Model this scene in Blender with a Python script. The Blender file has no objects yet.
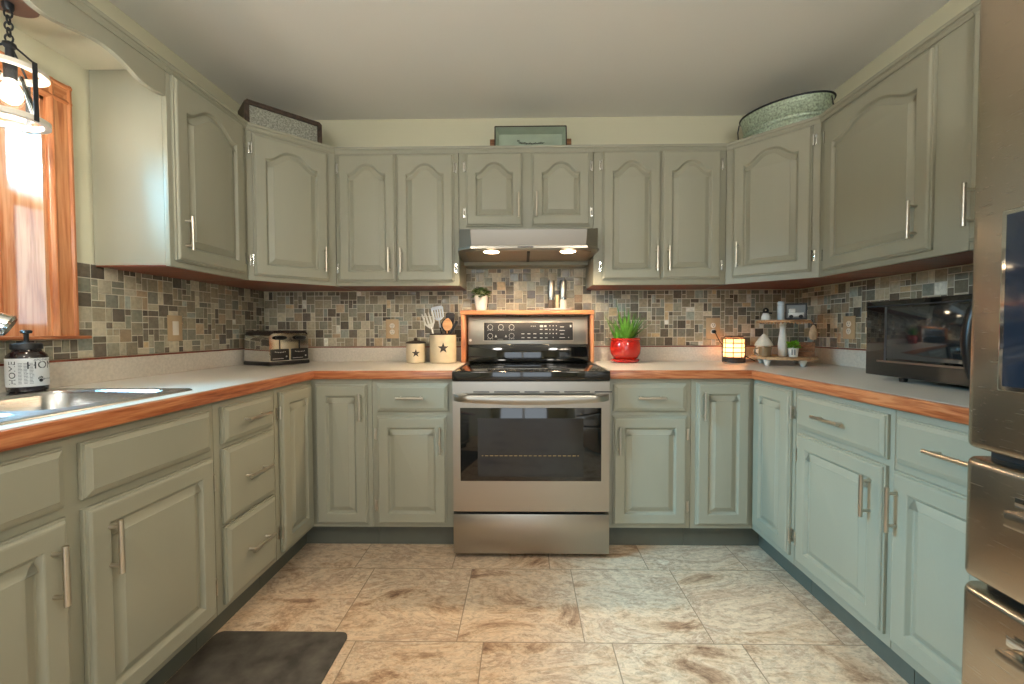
import bpy, bmesh, math, random
from math import pi, sin, cos, radians
from mathutils import Vector, Matrix
V = Vector
SC = bpy.context.scene
COL = SC.collection

# ------------------------------------------------------------------ room dimensions (metres)
L, R, YB, CEIL = 1.6716, 1.7391, 2.6769, 2.447
BD, UD = .61, .305                      # base and upper cabinet depths
XL, XR = -L, R
CT = .914                               # worktop height
YR = -3.2                               # rear wall of the room
rnd = random.Random(7)

# ------------------------------------------------------------------ materials
def srgb(r, g, b):
    f = lambda c: ((c/255+.055)/1.055)**2.4 if c > 10 else c/255/12.92
    return (f(r), f(g), f(b), 1)

def mat(name, col, rough=.5, metal=0., noise=0., nscale=20., bump=0., bscale=80., coat=0., spec=.5, stretch=None, **kw):
    m = bpy.data.materials.new(name); m.use_nodes = True
    nt = m.node_tree; b = nt.nodes['Principled BSDF']
    b.inputs['Base Color'].default_value = col
    b.inputs['Roughness'].default_value = rough
    b.inputs['Metallic'].default_value = metal
    b.inputs['Coat Weight'].default_value = coat
    b.inputs['Coat Roughness'].default_value = .08
    b.inputs['Specular IOR Level'].default_value = spec
    for k, v in kw.items(): b.inputs[k.replace('_', ' ')].default_value = v
    tc = nt.nodes.new('ShaderNodeTexCoord'); mp = nt.nodes.new('ShaderNodeMapping')
    nt.links.new(tc.outputs['Object'], mp.inputs['Vector'])
    if stretch: mp.inputs['Scale'].default_value = stretch
    if noise:
        n = nt.nodes.new('ShaderNodeTexNoise'); n.inputs['Scale'].default_value = nscale; n.inputs['Detail'].default_value = 5
        r = nt.nodes.new('ShaderNodeValToRGB')
        c = V(col[:3])
        r.color_ramp.elements[0].position = .3; r.color_ramp.elements[1].position = .7
        r.color_ramp.elements[0].color = (*(c*(1-noise)), 1); r.color_ramp.elements[1].color = (*(c*(1+noise)), 1)
        nt.links.new(mp.outputs[0], n.inputs['Vector']); nt.links.new(n.outputs['Fac'], r.inputs[0]); nt.links.new(r.outputs[0], b.inputs['Base Color'])
    if bump:
        n = nt.nodes.new('ShaderNodeTexNoise'); n.inputs['Scale'].default_value = bscale; n.inputs['Detail'].default_value = 4
        bp = nt.nodes.new('ShaderNodeBump'); bp.inputs['Strength'].default_value = bump; bp.inputs['Distance'].default_value = .002
        nt.links.new(mp.outputs[0], n.inputs['Vector']); nt.links.new(n.outputs['Fac'], bp.inputs['Height']); nt.links.new(bp.outputs[0], b.inputs['Normal'])
    return m

def wood(name, dark, mid, light, axis, rough=.35, scale=1., coat=.25):
    m = bpy.data.materials.new(name); m.use_nodes = True
    nt = m.node_tree; b = nt.nodes['Principled BSDF']; N = nt.nodes.new; K = nt.links.new
    tc = N('ShaderNodeTexCoord'); mp = N('ShaderNodeMapping')
    s = [26*scale]*3; s['xyz'.index(axis)] = 1.6*scale
    mp.inputs['Scale'].default_value = s
    n1 = N('ShaderNodeTexNoise'); n1.inputs['Scale'].default_value = 1.2; n1.inputs['Detail'].default_value = 6; n1.inputs['Distortion'].default_value = 1.2
    n2 = N('ShaderNodeTexNoise'); n2.inputs['Scale'].default_value = 6; n2.inputs['Detail'].default_value = 8
    mx = N('ShaderNodeMath'); mx.operation = 'MULTIPLY_ADD'; mx.inputs[1].default_value = .45
    rp = N('ShaderNodeValToRGB'); e = rp.color_ramp.elements
    e[0].position = .47; e[0].color = dark; e[1].position = .9; e[1].color = light
    k = e.new(.66); k.color = mid
    K(tc.outputs['Object'], mp.inputs[0]); K(mp.outputs[0], n1.inputs['Vector']); K(mp.outputs[0], n2.inputs['Vector'])
    K(n2.outputs['Fac'], mx.inputs[0]); K(n1.outputs['Fac'], mx.inputs[2]); K(mx.outputs[0], rp.inputs[0]); K(rp.outputs[0], b.inputs['Base Color'])
    bp = N('ShaderNodeBump'); bp.inputs['Strength'].default_value = .15; bp.inputs['Distance'].default_value = .001
    K(mx.outputs[0], bp.inputs['Height']); K(bp.outputs[0], b.inputs['Normal'])
    b.inputs['Roughness'].default_value = rough; b.inputs['Coat Weight'].default_value = coat; b.inputs['Coat Roughness'].default_value = .15
    return m

def steel(name, col, rough, axis, streak=.12):
    """brushed stainless: fine streaks along an axis"""
    m = mat(name, col, rough, 1.)
    nt = m.node_tree; b = nt.nodes['Principled BSDF']; N = nt.nodes.new; K = nt.links.new
    tc = N('ShaderNodeTexCoord'); mp = N('ShaderNodeMapping')
    s = [500.]*3; s['xyz'.index(axis)] = 4.
    mp.inputs['Scale'].default_value = s
    n = N('ShaderNodeTexNoise'); n.inputs['Scale'].default_value = 1.; n.inputs['Detail'].default_value = 3
    r = N('ShaderNodeMapRange'); r.inputs['To Min'].default_value = rough*(1-streak*2.5); r.inputs['To Max'].default_value = rough*(1+streak*2.5)
    K(tc.outputs['Object'], mp.inputs[0]); K(mp.outputs[0], n.inputs['Vector']); K(n.outputs['Fac'], r.inputs[0]); K(r.outputs[0], b.inputs['Roughness'])
    b.inputs['Anisotropic'].default_value = .5
    return m

def glass(name, col=(1, 1, 1, 1), gloss=.1, rough=.02):
    m = bpy.data.materials.new(name); m.use_nodes = True
    nt = m.node_tree; nt.nodes.remove(nt.nodes['Principled BSDF']); N = nt.nodes.new; K = nt.links.new
    t = N('ShaderNodeBsdfTransparent'); t.inputs[0].default_value = col
    g = N('ShaderNodeBsdfGlossy'); g.inputs['Roughness'].default_value = rough
    f = N('ShaderNodeFresnel'); f.inputs[0].default_value = 1.45
    mx = N('ShaderNodeMixShader'); K(f.outputs[0], mx.inputs[0]); K(t.outputs[0], mx.inputs[1]); K(g.outputs[0], mx.inputs[2])
    K(mx.outputs[0], nt.nodes['Material Output'].inputs[0])
    return m

def emit(name, col, s):
    m = mat(name, col, .5); b = m.node_tree.nodes['Principled BSDF']
    b.inputs['Emission Color'].default_value = col; b.inputs['Emission Strength'].default_value = s
    return m

M = {}
M['cab'] = mat('sage_cabinet_paint', srgb(152, 151, 134), .44, noise=.035, nscale=6, bump=.06, bscale=160, stretch=(1, 1, .12))
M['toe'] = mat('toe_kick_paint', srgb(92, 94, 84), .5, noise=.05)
M['under'] = wood('cherry_underside', srgb(96, 42, 24), srgb(128, 58, 33), srgb(150, 76, 46), 'x', .4)
OAK = (srgb(150, 84, 46), srgb(190, 116, 70), srgb(216, 152, 104))
OAKR = (srgb(124, 58, 28), srgb(168, 94, 54), srgb(202, 134, 88))
for a in 'xyz':
    M['oak'+a] = wood('honey_oak_'+a, *OAK, a)
    M['trim'+a] = wood('red_oak_edge_'+a, *OAKR, a, rough=.32, coat=.3, scale=1.8)
M['lightwood'] = wood('pale_wood', srgb(176, 120, 72), srgb(206, 152, 100), srgb(226, 180, 130), 'x', .5)
M['jamb'] = wood('varnished_oak_jamb', srgb(158, 98, 62), srgb(192, 132, 90), srgb(216, 168, 126), 'z', .18, coat=1.)
M['jamb'].node_tree.nodes['Principled BSDF'].inputs['Coat IOR'].default_value = 1.9
M['darkwood'] = wood('dark_stained_wood', srgb(34, 24, 18), srgb(56, 42, 33), srgb(78, 60, 48), 'x', .55, coat=.0)
M['brownwood'] = wood('weathered_brown_wood', srgb(84, 54, 34), srgb(126, 84, 54), srgb(160, 112, 76), 'x', .6, coat=.0)
M['laminate'] = mat('speckled_laminate', srgb(214, 208, 196), .28, noise=.07, nscale=260)
M['lamlip'] = mat('speckled_laminate_lip', srgb(206, 198, 184), .32, noise=.10, nscale=90)
M['wall'] = mat('cream_wall_paint', srgb(214, 210, 184), .6, bump=.05, bscale=200)
M['ceil'] = mat('ceiling_paint', srgb(238, 236, 230), .75, bump=.12, bscale=120)
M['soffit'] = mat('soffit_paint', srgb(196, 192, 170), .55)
M['steel'] = steel('brushed_steel_horizontal', srgb(166, 160, 150), .3, 'x', .04)
M['steely'] = steel('brushed_steel_fridge', srgb(190, 176, 158), .27, 'y', .015)
M['steelsink'] = steel('brushed_steel_sink', srgb(200, 202, 204), .25, 'y')
M['nickel'] = mat('brushed_nickel', srgb(200, 192, 178), .3, 1.)
M['chrome'] = mat('polished_chrome', srgb(224, 224, 222), .09, 1.)
M['blackglass'] = mat('black_glass', srgb(9, 10, 11), .05, spec=.6, coat=.3)
M['black'] = mat('black_plastic', srgb(16, 16, 17), .3)
M['satin'] = mat('satin_black', srgb(26, 26, 27), .5)
M['iron'] = mat('blackened_iron', srgb(58, 60, 64), .5, .6)
M['grey'] = mat('grey_plastic', srgb(140, 142, 142), .4)
M['white'] = mat('white_glaze', srgb(236, 234, 228), .35)
M['whitepaint'] = mat('white_chalk_paint', srgb(232, 228, 220), .6, noise=.05, nscale=40)
M['cream'] = mat('cream_crock', srgb(216, 200, 168), .45, noise=.05, nscale=30)
M['star'] = mat('rust_star', srgb(52, 46, 44), .5)
M['lid'] = mat('dark_bronze_lid', srgb(58, 44, 36), .45, .3)
M['plate'] = mat('almond_outlet_plate', srgb(192, 164, 126), .4)
M['almond'] = mat('almond_switch', srgb(232, 222, 204), .35)
M['red'] = mat('red_glaze', srgb(172, 32, 22), .14, coat=.5, noise=.12, nscale=14)
M['soil'] = mat('potting_soil', srgb(120, 84, 54), .9, noise=.4, nscale=120)
M['leaf'] = mat('aloe_leaf', srgb(96, 152, 52), .38, noise=.5, nscale=26)
M['leaf2'] = mat('variegated_leaf', srgb(96, 128, 62), .5, noise=.45, nscale=60)
M['leaf3'] = mat('lime_leaf', srgb(126, 182, 44), .5, noise=.3, nscale=80)
M['gal'] = mat('galvanized_zinc', srgb(158, 160, 150), .4, .45, noise=.5, nscale=130)
M['galtub'] = mat('galvanized_tub_zinc', srgb(168, 184, 164), .38, .45, noise=.42, nscale=110)
M['teal'] = mat('teal_enamel', srgb(164, 178, 160), .45, noise=.1, nscale=10)
M['amber'] = mat('dark_amber_glass', srgb(30, 20, 22), .07, coat=.6)
M['label'] = mat('paper_label', srgb(226, 224, 220), .6)
M['ink'] = mat('label_ink', srgb(34, 32, 34), .6)
M['mark'] = mat('panel_print', srgb(190, 188, 184), .5)
M['brownglass'] = mat('smoky_brown_glass', srgb(128, 100, 66), .12, coat=.6)
M['linen'] = mat('linen_felt', srgb(228, 216, 196), .9, noise=.08, nscale=200)
M['jute'] = mat('jute', srgb(196, 164, 130), .9, noise=.15, nscale=90)
M['rack'] = mat('oven_rack', srgb(180, 150, 96), .4, .8)
M['disp'] = mat('dispenser_panel', srgb(34, 44, 58), .1, coat=.6)
M['mat'] = mat('grey_rubber_mat', srgb(80, 76, 70), .62, noise=.5, nscale=15, bump=.3, bscale=60)
M['whiteplastic'] = mat('white_nylon', srgb(216, 226, 236), .35)
M['burner'] = mat('burner_print', srgb(64, 66, 66), .12)
M['filter'] = mat('aluminium_filter', srgb(176, 160, 138), .35, .9, bump=.4, bscale=300)
M['glass'] = glass('clear_glass')
M['bulbglow'] = emit('bulb_glow', srgb(255, 236, 205), 6)
M['hoodlamp'] = emit('hood_lamp_lens', srgb(255, 226, 184), 22)
M['lantern'] = emit('lantern_shade', srgb(255, 196, 138), .5)
_nt = M['lantern'].node_tree; _t = _nt.nodes.new('ShaderNodeBsdfTranslucent'); _t.inputs[0].default_value = srgb(255, 226, 190); _a = _nt.nodes.new('ShaderNodeMixShader'); _a.inputs[0].default_value = .55
_nt.links.new(_nt.nodes['Principled BSDF'].outputs[0], _a.inputs[1]); _nt.links.new(_t.outputs[0], _a.inputs[2]); _nt.links.new(_a.outputs[0], _nt.nodes['Material Output'].inputs[0])
M['vinyl'] = mat('white_sash_vinyl', srgb(198, 128, 80), .3)

# floor: 18 inch stone tiles with diagonal veining and thin grout
def floor_mat():
    m = bpy.data.materials.new('travertine_floor_tile'); m.use_nodes = True
    nt = m.node_tree; b = nt.nodes['Principled BSDF']; N = nt.nodes.new; K = nt.links.new
    def math_(op, a=None, b_=None):
        n = N('ShaderNodeMath'); n.operation = op
        for i, v in enumerate((a, b_)):
            if v is None: continue
            if isinstance(v, (int, float)): n.inputs[i].default_value = v
            else: K(v, n.inputs[i])
        return n.outputs[0]
    tc = N('ShaderNodeTexCoord'); sp = N('ShaderNodeSeparateXYZ'); K(tc.outputs['Object'], sp.inputs[0])
    T = .4572
    ty = math_('DIVIDE', math_('SUBTRACT', sp.outputs[1], 1.9184-10*T), T)
    row = math_('FLOOR', ty)
    tx = math_('ADD', math_('DIVIDE', math_('SUBTRACT', sp.outputs[0], -.6999-10*T), T), math_('MULTIPLY', math_('SUBTRACT', row, 9), .21))
    cell = math_('FLOOR', tx)
    ex = math_('PINGPONG', tx, .5); ey = math_('PINGPONG', ty, .5)
    d = math_('MINIMUM', ex, ey)
    g = N('ShaderNodeMapRange'); g.interpolation_type = 'SMOOTHSTEP'
    g.inputs['From Min'].default_value = .002; g.inputs['From Max'].default_value = .006
    K(d, g.inputs[0])
    cb = N('ShaderNodeCombineXYZ'); K(cell, cb.inputs[0]); K(row, cb.inputs[1])
    wn = N('ShaderNodeTexWhiteNoise'); wn.noise_dimensions = '3D'; K(cb.outputs[0], wn.inputs['Vector'])
    off = N('ShaderNodeVectorMath'); off.operation = 'MULTIPLY_ADD'; off.inputs[1].default_value = (7, 7, 7)
    K(wn.outputs['Color'], off.inputs[0]); K(tc.outputs['Object'], off.inputs[2])
    mp = N('ShaderNodeMapping'); mp.inputs['Rotation'].default_value = (0, 0, radians(-32)); mp.inputs['Scale'].default_value = (2.6, 5.0, 1)
    K(off.outputs[0], mp.inputs[0])
    n1 = N('ShaderNodeTexNoise'); n1.inputs['Scale'].default_value = 1.0; n1.inputs['Detail'].default_value = 12; n1.inputs['Roughness'].default_value = .74; n1.inputs['Distortion'].default_value = 1.0
    K(mp.outputs[0], n1.inputs['Vector'])
    r1 = N('ShaderNodeValToRGB'); e = r1.color_ramp.elements
    e[0].position = .33; e[0].color = srgb(124, 92, 72)
    e[1].position = .70; e[1].color = srgb(236, 224, 202)
    for p, c in ((.39, srgb(178, 144, 116)), (.45, srgb(216, 188, 158)), (.51, srgb(228, 208, 182)), (.565, srgb(198, 168, 142)), (.62, srgb(226, 208, 184))): k = e.new(p); k.color = c
    K(n1.outputs['Fac'], r1.inputs[0])
    n2 = N('ShaderNodeTexNoise'); n2.inputs['Scale'].default_value = 12; n2.inputs['Detail'].default_value = 10; n2.inputs['Roughness'].default_value = .78; n2.inputs['Distortion'].default_value = .8
    K(mp.outputs[0], n2.inputs['Vector'])
    r2 = N('ShaderNodeValToRGB'); e = r2.color_ramp.elements; e[0].position = .36; e[0].color = (.50, .44, .39, 1); e[1].position = .55; e[1].color = (1.04, 1.03, 1.0, 1)
    K(n2.outputs['Fac'], r2.inputs[0])
    mu = N('ShaderNodeMix'); mu.data_type = 'RGBA'; mu.blend_type = 'MULTIPLY'; mu.inputs['Factor'].default_value = .75
    K(r1.outputs[0], mu.inputs['A']); K(r2.outputs[0], mu.inputs['B'])
    gm = N('ShaderNodeMix'); gm.data_type = 'RGBA'; K(g.outputs[0], gm.inputs['Factor']); gm.inputs['A'].default_value = srgb(150, 126, 102); K(mu.outputs['Result'], gm.inputs['B'])
    K(gm.outputs['Result'], b.inputs['Base Color'])
    b.inputs['Roughness'].default_value = .36
    bp = N('ShaderNodeBump'); bp.inputs['Strength'].default_value = .4; bp.inputs['Distance'].default_value = .002
    K(g.outputs[0], bp.inputs['Height']); K(bp.outputs[0], b.inputs['Normal'])
    return m
M['floor'] = floor_mat()

def tile_mat():
    m = bpy.data.materials.new('mosaic_tile'); m.use_nodes = True
    nt = m.node_tree; b = nt.nodes['Principled BSDF']; N = nt.nodes.new; K = nt.links.new
    a = N('ShaderNodeAttribute'); a.attribute_name = 'tile_colour'
    tc = N('ShaderNodeTexCoord'); n = N('ShaderNodeTexNoise'); n.inputs['Scale'].default_value = 70; n.inputs['Detail'].default_value = 6
    K(tc.outputs['Object'], n.inputs['Vector'])
    r = N('ShaderNodeMapRange'); r.inputs['From Min'].default_value = .3; r.inputs['From Max'].default_value = .7; r.inputs['To Min'].default_value = .8; r.inputs['To Max'].default_value = 1.15
    K(n.outputs['Fac'], r.inputs[0])
    mu = N('ShaderNodeVectorMath'); mu.operation = 'SCALE'; K(a.outputs['Color'], mu.inputs[0]); K(r.outputs[0], mu.inputs['Scale'])
    K(mu.outputs[0], b.inputs['Base Color']); K(a.outputs['Alpha'], b.inputs['Roughness'])
    return m
M['tile'] = tile_mat()
M['grout'] = mat('sand_grout', srgb(212, 204, 184), .8, noise=.06, nscale=120)

# ------------------------------------------------------------------ mesh builder
class MB:
    def __init__(s): s.v = []; s.f = []; s.mi = []
    def add(s, vs, fs, mi=0):
        o = len(s.v); s.v += [V(p) for p in vs]
        for f in fs: s.f.append([i+o for i in f]); s.mi.append(mi)
        return s
    def box(s, x0, x1, y0, y1, z0, z1, bev=0., mi=0, seg=2, T=None):
        bm = bmesh.new(); bmesh.ops.create_cube(bm, size=1.)
        for v in bm.verts: v.co = V(((x0+x1)/2+v.co.x*(x1-x0), (y0+y1)/2+v.co.y*(y1-y0), (z0+z1)/2+v.co.z*(z1-z0)))
        if bev: bmesh.ops.bevel(bm, geom=bm.edges[:], offset=bev, segments=seg, profile=.5, affect='EDGES')
        bm.verts.index_update()
        s.add([T(v.co) if T else v.co for v in bm.verts], [[v.index for v in f.verts] for f in bm.faces], mi); bm.free(); return s
    def loops(s, ls, cap0=True, cap1=True, mi=0, closed=True):
        n = len(ls[0]); vs = [p for l in ls for p in l]; fs = []
        for i in range(len(ls)-1):
            for j in range(n if closed else n-1):
                k = (j+1) % n
                fs.append([i*n+j, i*n+k, (i+1)*n+k, (i+1)*n+j])
        if cap0: fs.append(list(range(n-1, -1, -1)))
        if cap1: fs.append([(len(ls)-1)*n+j for j in range(n)])
        return s.add(vs, fs, mi)
    def prism(s, poly, z0, z1, mi=0):
        return s.loops([[(x, y, z0) for x, y in poly], [(x, y, z1) for x, y in poly]], mi=mi)
    def lathe(s, prof, c=(0, 0, 0), n=32, mi=0, T=None, sx=1., sy=1.):
        ls = []
        for r, z in prof:
            l = [V((max(r, 1e-5)*cos(2*pi*k/n)*sx, max(r, 1e-5)*sin(2*pi*k/n)*sy, z)) for k in range(n)]
            ls.append([(T(p) if T else p)+V(c) for p in l])
        return s.loops(ls, mi=mi)
    def tube(s, pts, r, n=12, mi=0, caps=True, closed=False):
        pts = [V(p) for p in pts]; m = len(pts); rs = r if isinstance(r, (list, tuple)) else [r]*m
        ls = []; ref = None
        for i, p in enumerate(pts):
            a = pts[i-1] if (i > 0 or closed) else p; b = pts[(i+1) % m] if (i < m-1 or closed) else p
            t = (b-a).normalized()
            if ref is None:
                ref = V((0, 0, 1)) if abs(t.z) < .9 else V((1, 0, 0))
            u = (ref - t*ref.dot(t))
            if u.length < 1e-6: u = t.orthogonal()
            u.normalize(); ref = u; w = t.cross(u)
            ls.append([p+(u*cos(2*pi*k/n)+w*sin(2*pi*k/n))*rs[i] for k in range(n)])
        if closed: ls.append(ls[0])
        return s.loops(ls, caps and not closed, caps and not closed, mi)
    def rod(s, a, b, r, n=12, mi=0): return s.tube([a, b], r, n, mi)
    def ring(s, c, R_, r, n=40, m=10, mi=0, T=None):
        f = T or (lambda p: p)
        return s.tube([V(c)+f(V((R_*cos(2*pi*k/n), R_*sin(2*pi*k/n), 0))) for k in range(n)], r, m, mi, closed=True)
    def ball(s, c, r, n=16, m=10, mi=0, sc=(1, 1, 1)):
        return s.lathe_s(c, r, n, m, mi, sc)
    def lathe_s(s, c, r, n, m, mi, sc):
        ls = []
        for i in range(m+1):
            a = -pi/2+pi*i/m; q = max(r*cos(a), 1e-5)
            ls.append([V((c[0]+q*cos(2*pi*k/n)*sc[0], c[1]+q*sin(2*pi*k/n)*sc[1], c[2]+r*sin(a)*sc[2])) for k in range(n)])
        return s.loops(ls, mi=mi)
    def build(s, name, mats, parent=None, angle=32, world=True, recalc=True):
        me = bpy.data.meshes.new(name)
        off = V((0, 0, 0))
        if parent is not None and world:
            q = parent
            while q.parent: q = q.parent
            off = q.location
        me.from_pydata([tuple(p-off) for p in s.v], [], s.f)
        mats = mats if isinstance(mats, (list, tuple)) else [mats]
        for m in mats: me.materials.append(M[m] if isinstance(m, str) else m)
        if len(mats) > 1:
            for p, i in zip(me.polygons, s.mi): p.material_index = i
        if recalc:
            bm = bmesh.new(); bm.from_mesh(me); bmesh.ops.recalc_face_normals(bm, faces=bm.faces); bm.to_mesh(me); bm.free()
        for p in me.polygons: p.use_smooth = True
        me.set_sharp_from_angle(angle=radians(angle))
        o = bpy.data.objects.new(name, me); COL.objects.link(o)
        if parent is not None: o.parent = parent
        return o

def thing(name, label, cat, loc=(0, 0, 0), rz=0., group=None):
    o = bpy.data.objects.new(name, None); COL.objects.link(o)
    o.location = loc; o.rotation_euler = (0, 0, rz); o.empty_display_size = .05
    o['label'] = label; o['category'] = cat
    if group: o['group'] = group
    return o
def tag(o, label, cat, group=None):
    o['label'] = label; o['category'] = cat
    if group: o['group'] = group
    return o
def struct(o): o['kind'] = 'structure'; return o

def text_geo(s, size, align='CENTER'):
    cu = bpy.data.curves.new('t', 'FONT'); cu.body = s; cu.size = size; cu.align_x = align; cu.align_y = 'CENTER'; cu.resolution_u = 3
    ob = bpy.data.objects.new('t', cu); COL.objects.link(ob)
    dg = bpy.context.evaluated_depsgraph_get(); dg.update()
    me = bpy.data.meshes.new_from_object(ob.evaluated_get(dg))
    vs = [v.co.copy() for v in me.vertices]; fs = [list(p.vertices) for p in me.polygons]
    bpy.data.objects.remove(ob); bpy.data.curves.remove(cu); bpy.data.meshes.remove(me)
    return vs, fs

# ------------------------------------------------------------------ the setting
def boxo(name, m, *b, kind=True):
    o = MB().box(*b).build(name, m)
    return struct(o) if kind else o
boxo('floor', 'floor', XL-.25, XR+.2, YR-.2, YB+.2, -.1, 0)
boxo('ceiling', 'ceil', XL-.25, XR+.2, YR-.2, YB+.2, CEIL, CEIL+.1)
boxo('wall_back', 'wall', XL-.23, XR+.2, YB, YB+.15, 0, CEIL)
boxo('wall_right', 'wall', XR, XR+.15, YR, YB, 0, CEIL)
WY0, WY1, WZ0, WZ1 = .47, 1.462, 1.085, 1.935      # window opening
w = MB(); WX = XL-.22
w.box(WX, XL, YR, WY0, 0, CEIL); w.box(WX, XL, WY1, YB, 0, CEIL); w.box(WX, XL, WY0, WY1, 0, WZ0); w.box(WX, XL, WY0, WY1, WZ1, CEIL)
struct(w.build('wall_left', 'wall'))
DX0, DX1, DZ = -1.3, .9, 2.05                       # glazed opening behind the camera
w = MB(); w.box(XL, DX0, YR-.15, YR, 0, CEIL); w.box(DX1, XR, YR-.15, YR, 0, CEIL); w.box(DX0, DX1, YR-.15, YR, DZ, CEIL)
struct(w.build('wall_rear', 'wall'))
w = MB()
for a, b in ((DX0, DX0+.07), ((DX0+DX1)/2-.05, (DX0+DX1)/2+.05), (DX1-.07, DX1)): w.box(a, b, YR-.1, YR-.04, 0, DZ)
w.box(DX0, DX1, YR-.1, YR-.04, DZ-.07, DZ); w.box(DX0, DX1, YR-.1, YR-.04, 0, .1)
struct(w.build('door_1', 'white'))

# window: oak casing, jambs, sashes and glass
win = struct(thing('window_1', 'oak window over the sink', 'window', (XL, (WY0+WY1)/2, WZ0)))
del win['label']; del win['category']
j = MB(); t = .018
j.box(WX, XL+.002, WY1-t, WY1+.0, WZ0, WZ1); j.box(WX, XL+.002, WY0, WY0+t, WZ0, WZ1); j.box(WX, XL+.002, WY0, WY1, WZ1-t, WZ1); j.box(WX, XL+.002, WY0, WY1, WZ0, WZ0+.01)
j.build('window_jamb', 'jamb', win)
def casing_profile(x): return None
c = MB()
def casing(mb, a, b, axis):
    """moulded casing strip: stepped rounded profile, a = inner edge, b = outer edge"""
    pr = [(0, 0), (0, .012), (.06, .018), (.16, .021), (.24, .018), (.30, .0165), (.78, .0175), (.86, .022), (.95, .021), (1, .014), (1, 0)]
    return [(a+(b-a)*p, XL+h) for p, h in pr]
pr = casing(c, WY1-.006, 1.535, 0)
c.loops([[(x, y, WZ0+.011) for y, x in pr], [(x, y, 2.004-.0) for y, x in pr]])
pr = casing(c, WY0+.006, WY0-.068, 0)
c.loops([[(x, y, WZ0+.011) for y, x in pr], [(x, y, 2.004) for y, x in pr]])
c.build('window_casing_side', 'oakz', win)
c = MB(); pr = casing(c, WZ1-.006, 2.004, 0)
c.loops([[(x+.0005, WY0-.066, z) for z, x in pr], [(x+.0005, 1.533, z) for z, x in pr]])
c.build('window_casing_head', 'oaky', win)
MB().box(XL-.03, XL+.045, WY0-.085, 1.556, 1.0845, 1.0965, .004).build('window_stool', 'trimy', win)
s_ = MB(); sx0, sx1 = WX+.03, WX+.07
zm = 1.60
for za, zb, dx in ((WZ0+.01, zm+.02, .0), (zm-.02, WZ1-.018, -.02)):
    for ya, yb in ((WY0+.018, WY0+.06), (WY1-.06, WY1-.018)): s_.box(sx0+dx, sx1+dx, ya, yb, za, zb, .004)
    s_.box(sx0+dx, sx1+dx, WY0+.06, WY1-.06, za, za+.045, .004); s_.box(sx0+dx, sx1+dx, WY0+.06, WY1-.06, zb-.045, zb, .004)
s_.build('window_sash', 'oakz', win)
MB().box(sx0+.008, sx0+.012, WY0+.05, WY1-.05, WZ0+.04, WZ1-.05).build('window_pane', 'glass', win)

# ------------------------------------------------------------------ cabinet makers
class Bs:
    """a vertical face plane: u runs to the viewer's right, v up, w outwards"""
    def __init__(s, o, u): s.o = V(o); s.u = V(u).normalized(); s.w = s.u.cross(V((0, 0, 1)))
    def __call__(s, u, v, w): return s.o+s.u*u+V((0, 0, v))+s.w*w
LB = Bs((XL+BD, 0, 0), (0, 1, 0)); BB = Bs((0, YB-BD, 0), (1, 0, 0)); RB = Bs((XR-BD, 0, 0), (0, -1, 0))
LU = Bs((XL+UD, 0, 0), (0, 1, 0)); BU = Bs((0, YB-UD, 0), (1, 0, 0)); RU = Bs((XR-UD, 0, 0), (0, -1, 0))
DL = Bs((XL+UD, YB-BD, 0), (1, 1, 0)); DR = Bs((XR-BD, YB-UD, 0), (1, -1, 0))
DLEN = (BD-UD)*math.sqrt(2)

def bbox(mb, B, u0, u1, v0, v1, w0, w1, bev=0.):
    return mb.box(u0, u1, v0, v1, w0, w1, bev, T=lambda p: B(p.x, p.y, p.z))
def inset(poly, d):
    n = len(poly); out = []
    for i in range(n):
        p0, p1, p2 = V(poly[i-1]), V(poly[i]), V(poly[(i+1) % n])
        a = (p1-p0).normalized(); b = (p2-p1).normalized()
        na, nb = V((-a.y, a.x)), V((-b.y, b.x))
        out.append(p1+(na+nb)*(d/(1+max(na.dot(nb), -.5))))
    return out
def door_mesh(B, u0, u1, v0, v1, rise=0., st=.055, w0=.0):
    W, H = u1-u0, v1-v0; n = 44
    def outer(d): return [(d, d), (W-d, d)]+[(W-d-(W-2*d)*k/n, H-d) for k in range(n+1)]
    vs = H-st-rise; iw = (W-2*st)/2
    arch = []
    for k in range(n+1):
        t_ = 1-2*k/n; a = abs(t_)
        f = 0. if a > .9 else .5*(1+cos(pi*min(1, (a/.9))**1.35))
        arch.append((W/2+t_*iw, vs+rise*f))
    inner = [(st, st), (W-st, st)]+arch
    ls = [(outer(.001), .0005), (outer(0), .002), (outer(0), .0105), (outer(.001), .0115), (outer(.0055), .0120), (outer(.0065), .0165), (outer(.010), .0200), (outer(.014), .0210),
          (inset(inner, -.002), .0210), (inset(inner, .001), .0200), (inset(inner, .005), .0135), (inset(inner, .008), .0095), (inset(inner, .012), .0085), (inset(inner, .0135), .0095),
          (inset(inner, .0335), .0185), (inset(inner, .035), .0200), (inset(inner, .037), .0203)]
    mb = MB(); mb.loops([[B(u0+p[0], v0+p[1], w0+w) for p in l] for l, w in ls]); return mb
def drawer_mesh(B, u0, u1, v0, v1):
    W, H = u1-u0, v1-v0
    o = lambda d: [(d, d), (W-d, d), (W-d, H-d), (d, H-d)]
    mb = MB(); mb.loops([[B(u0+p[0], v0+p[1], w) for p in o(d)] for d, w in ((.001, .0005), (0, .002), (0, .0100), (.001, .0110), (.0045, .0115), (.0055, .0155), (.017, .0196), (.0185, .0208), (.021, .021))]); return mb
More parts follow.
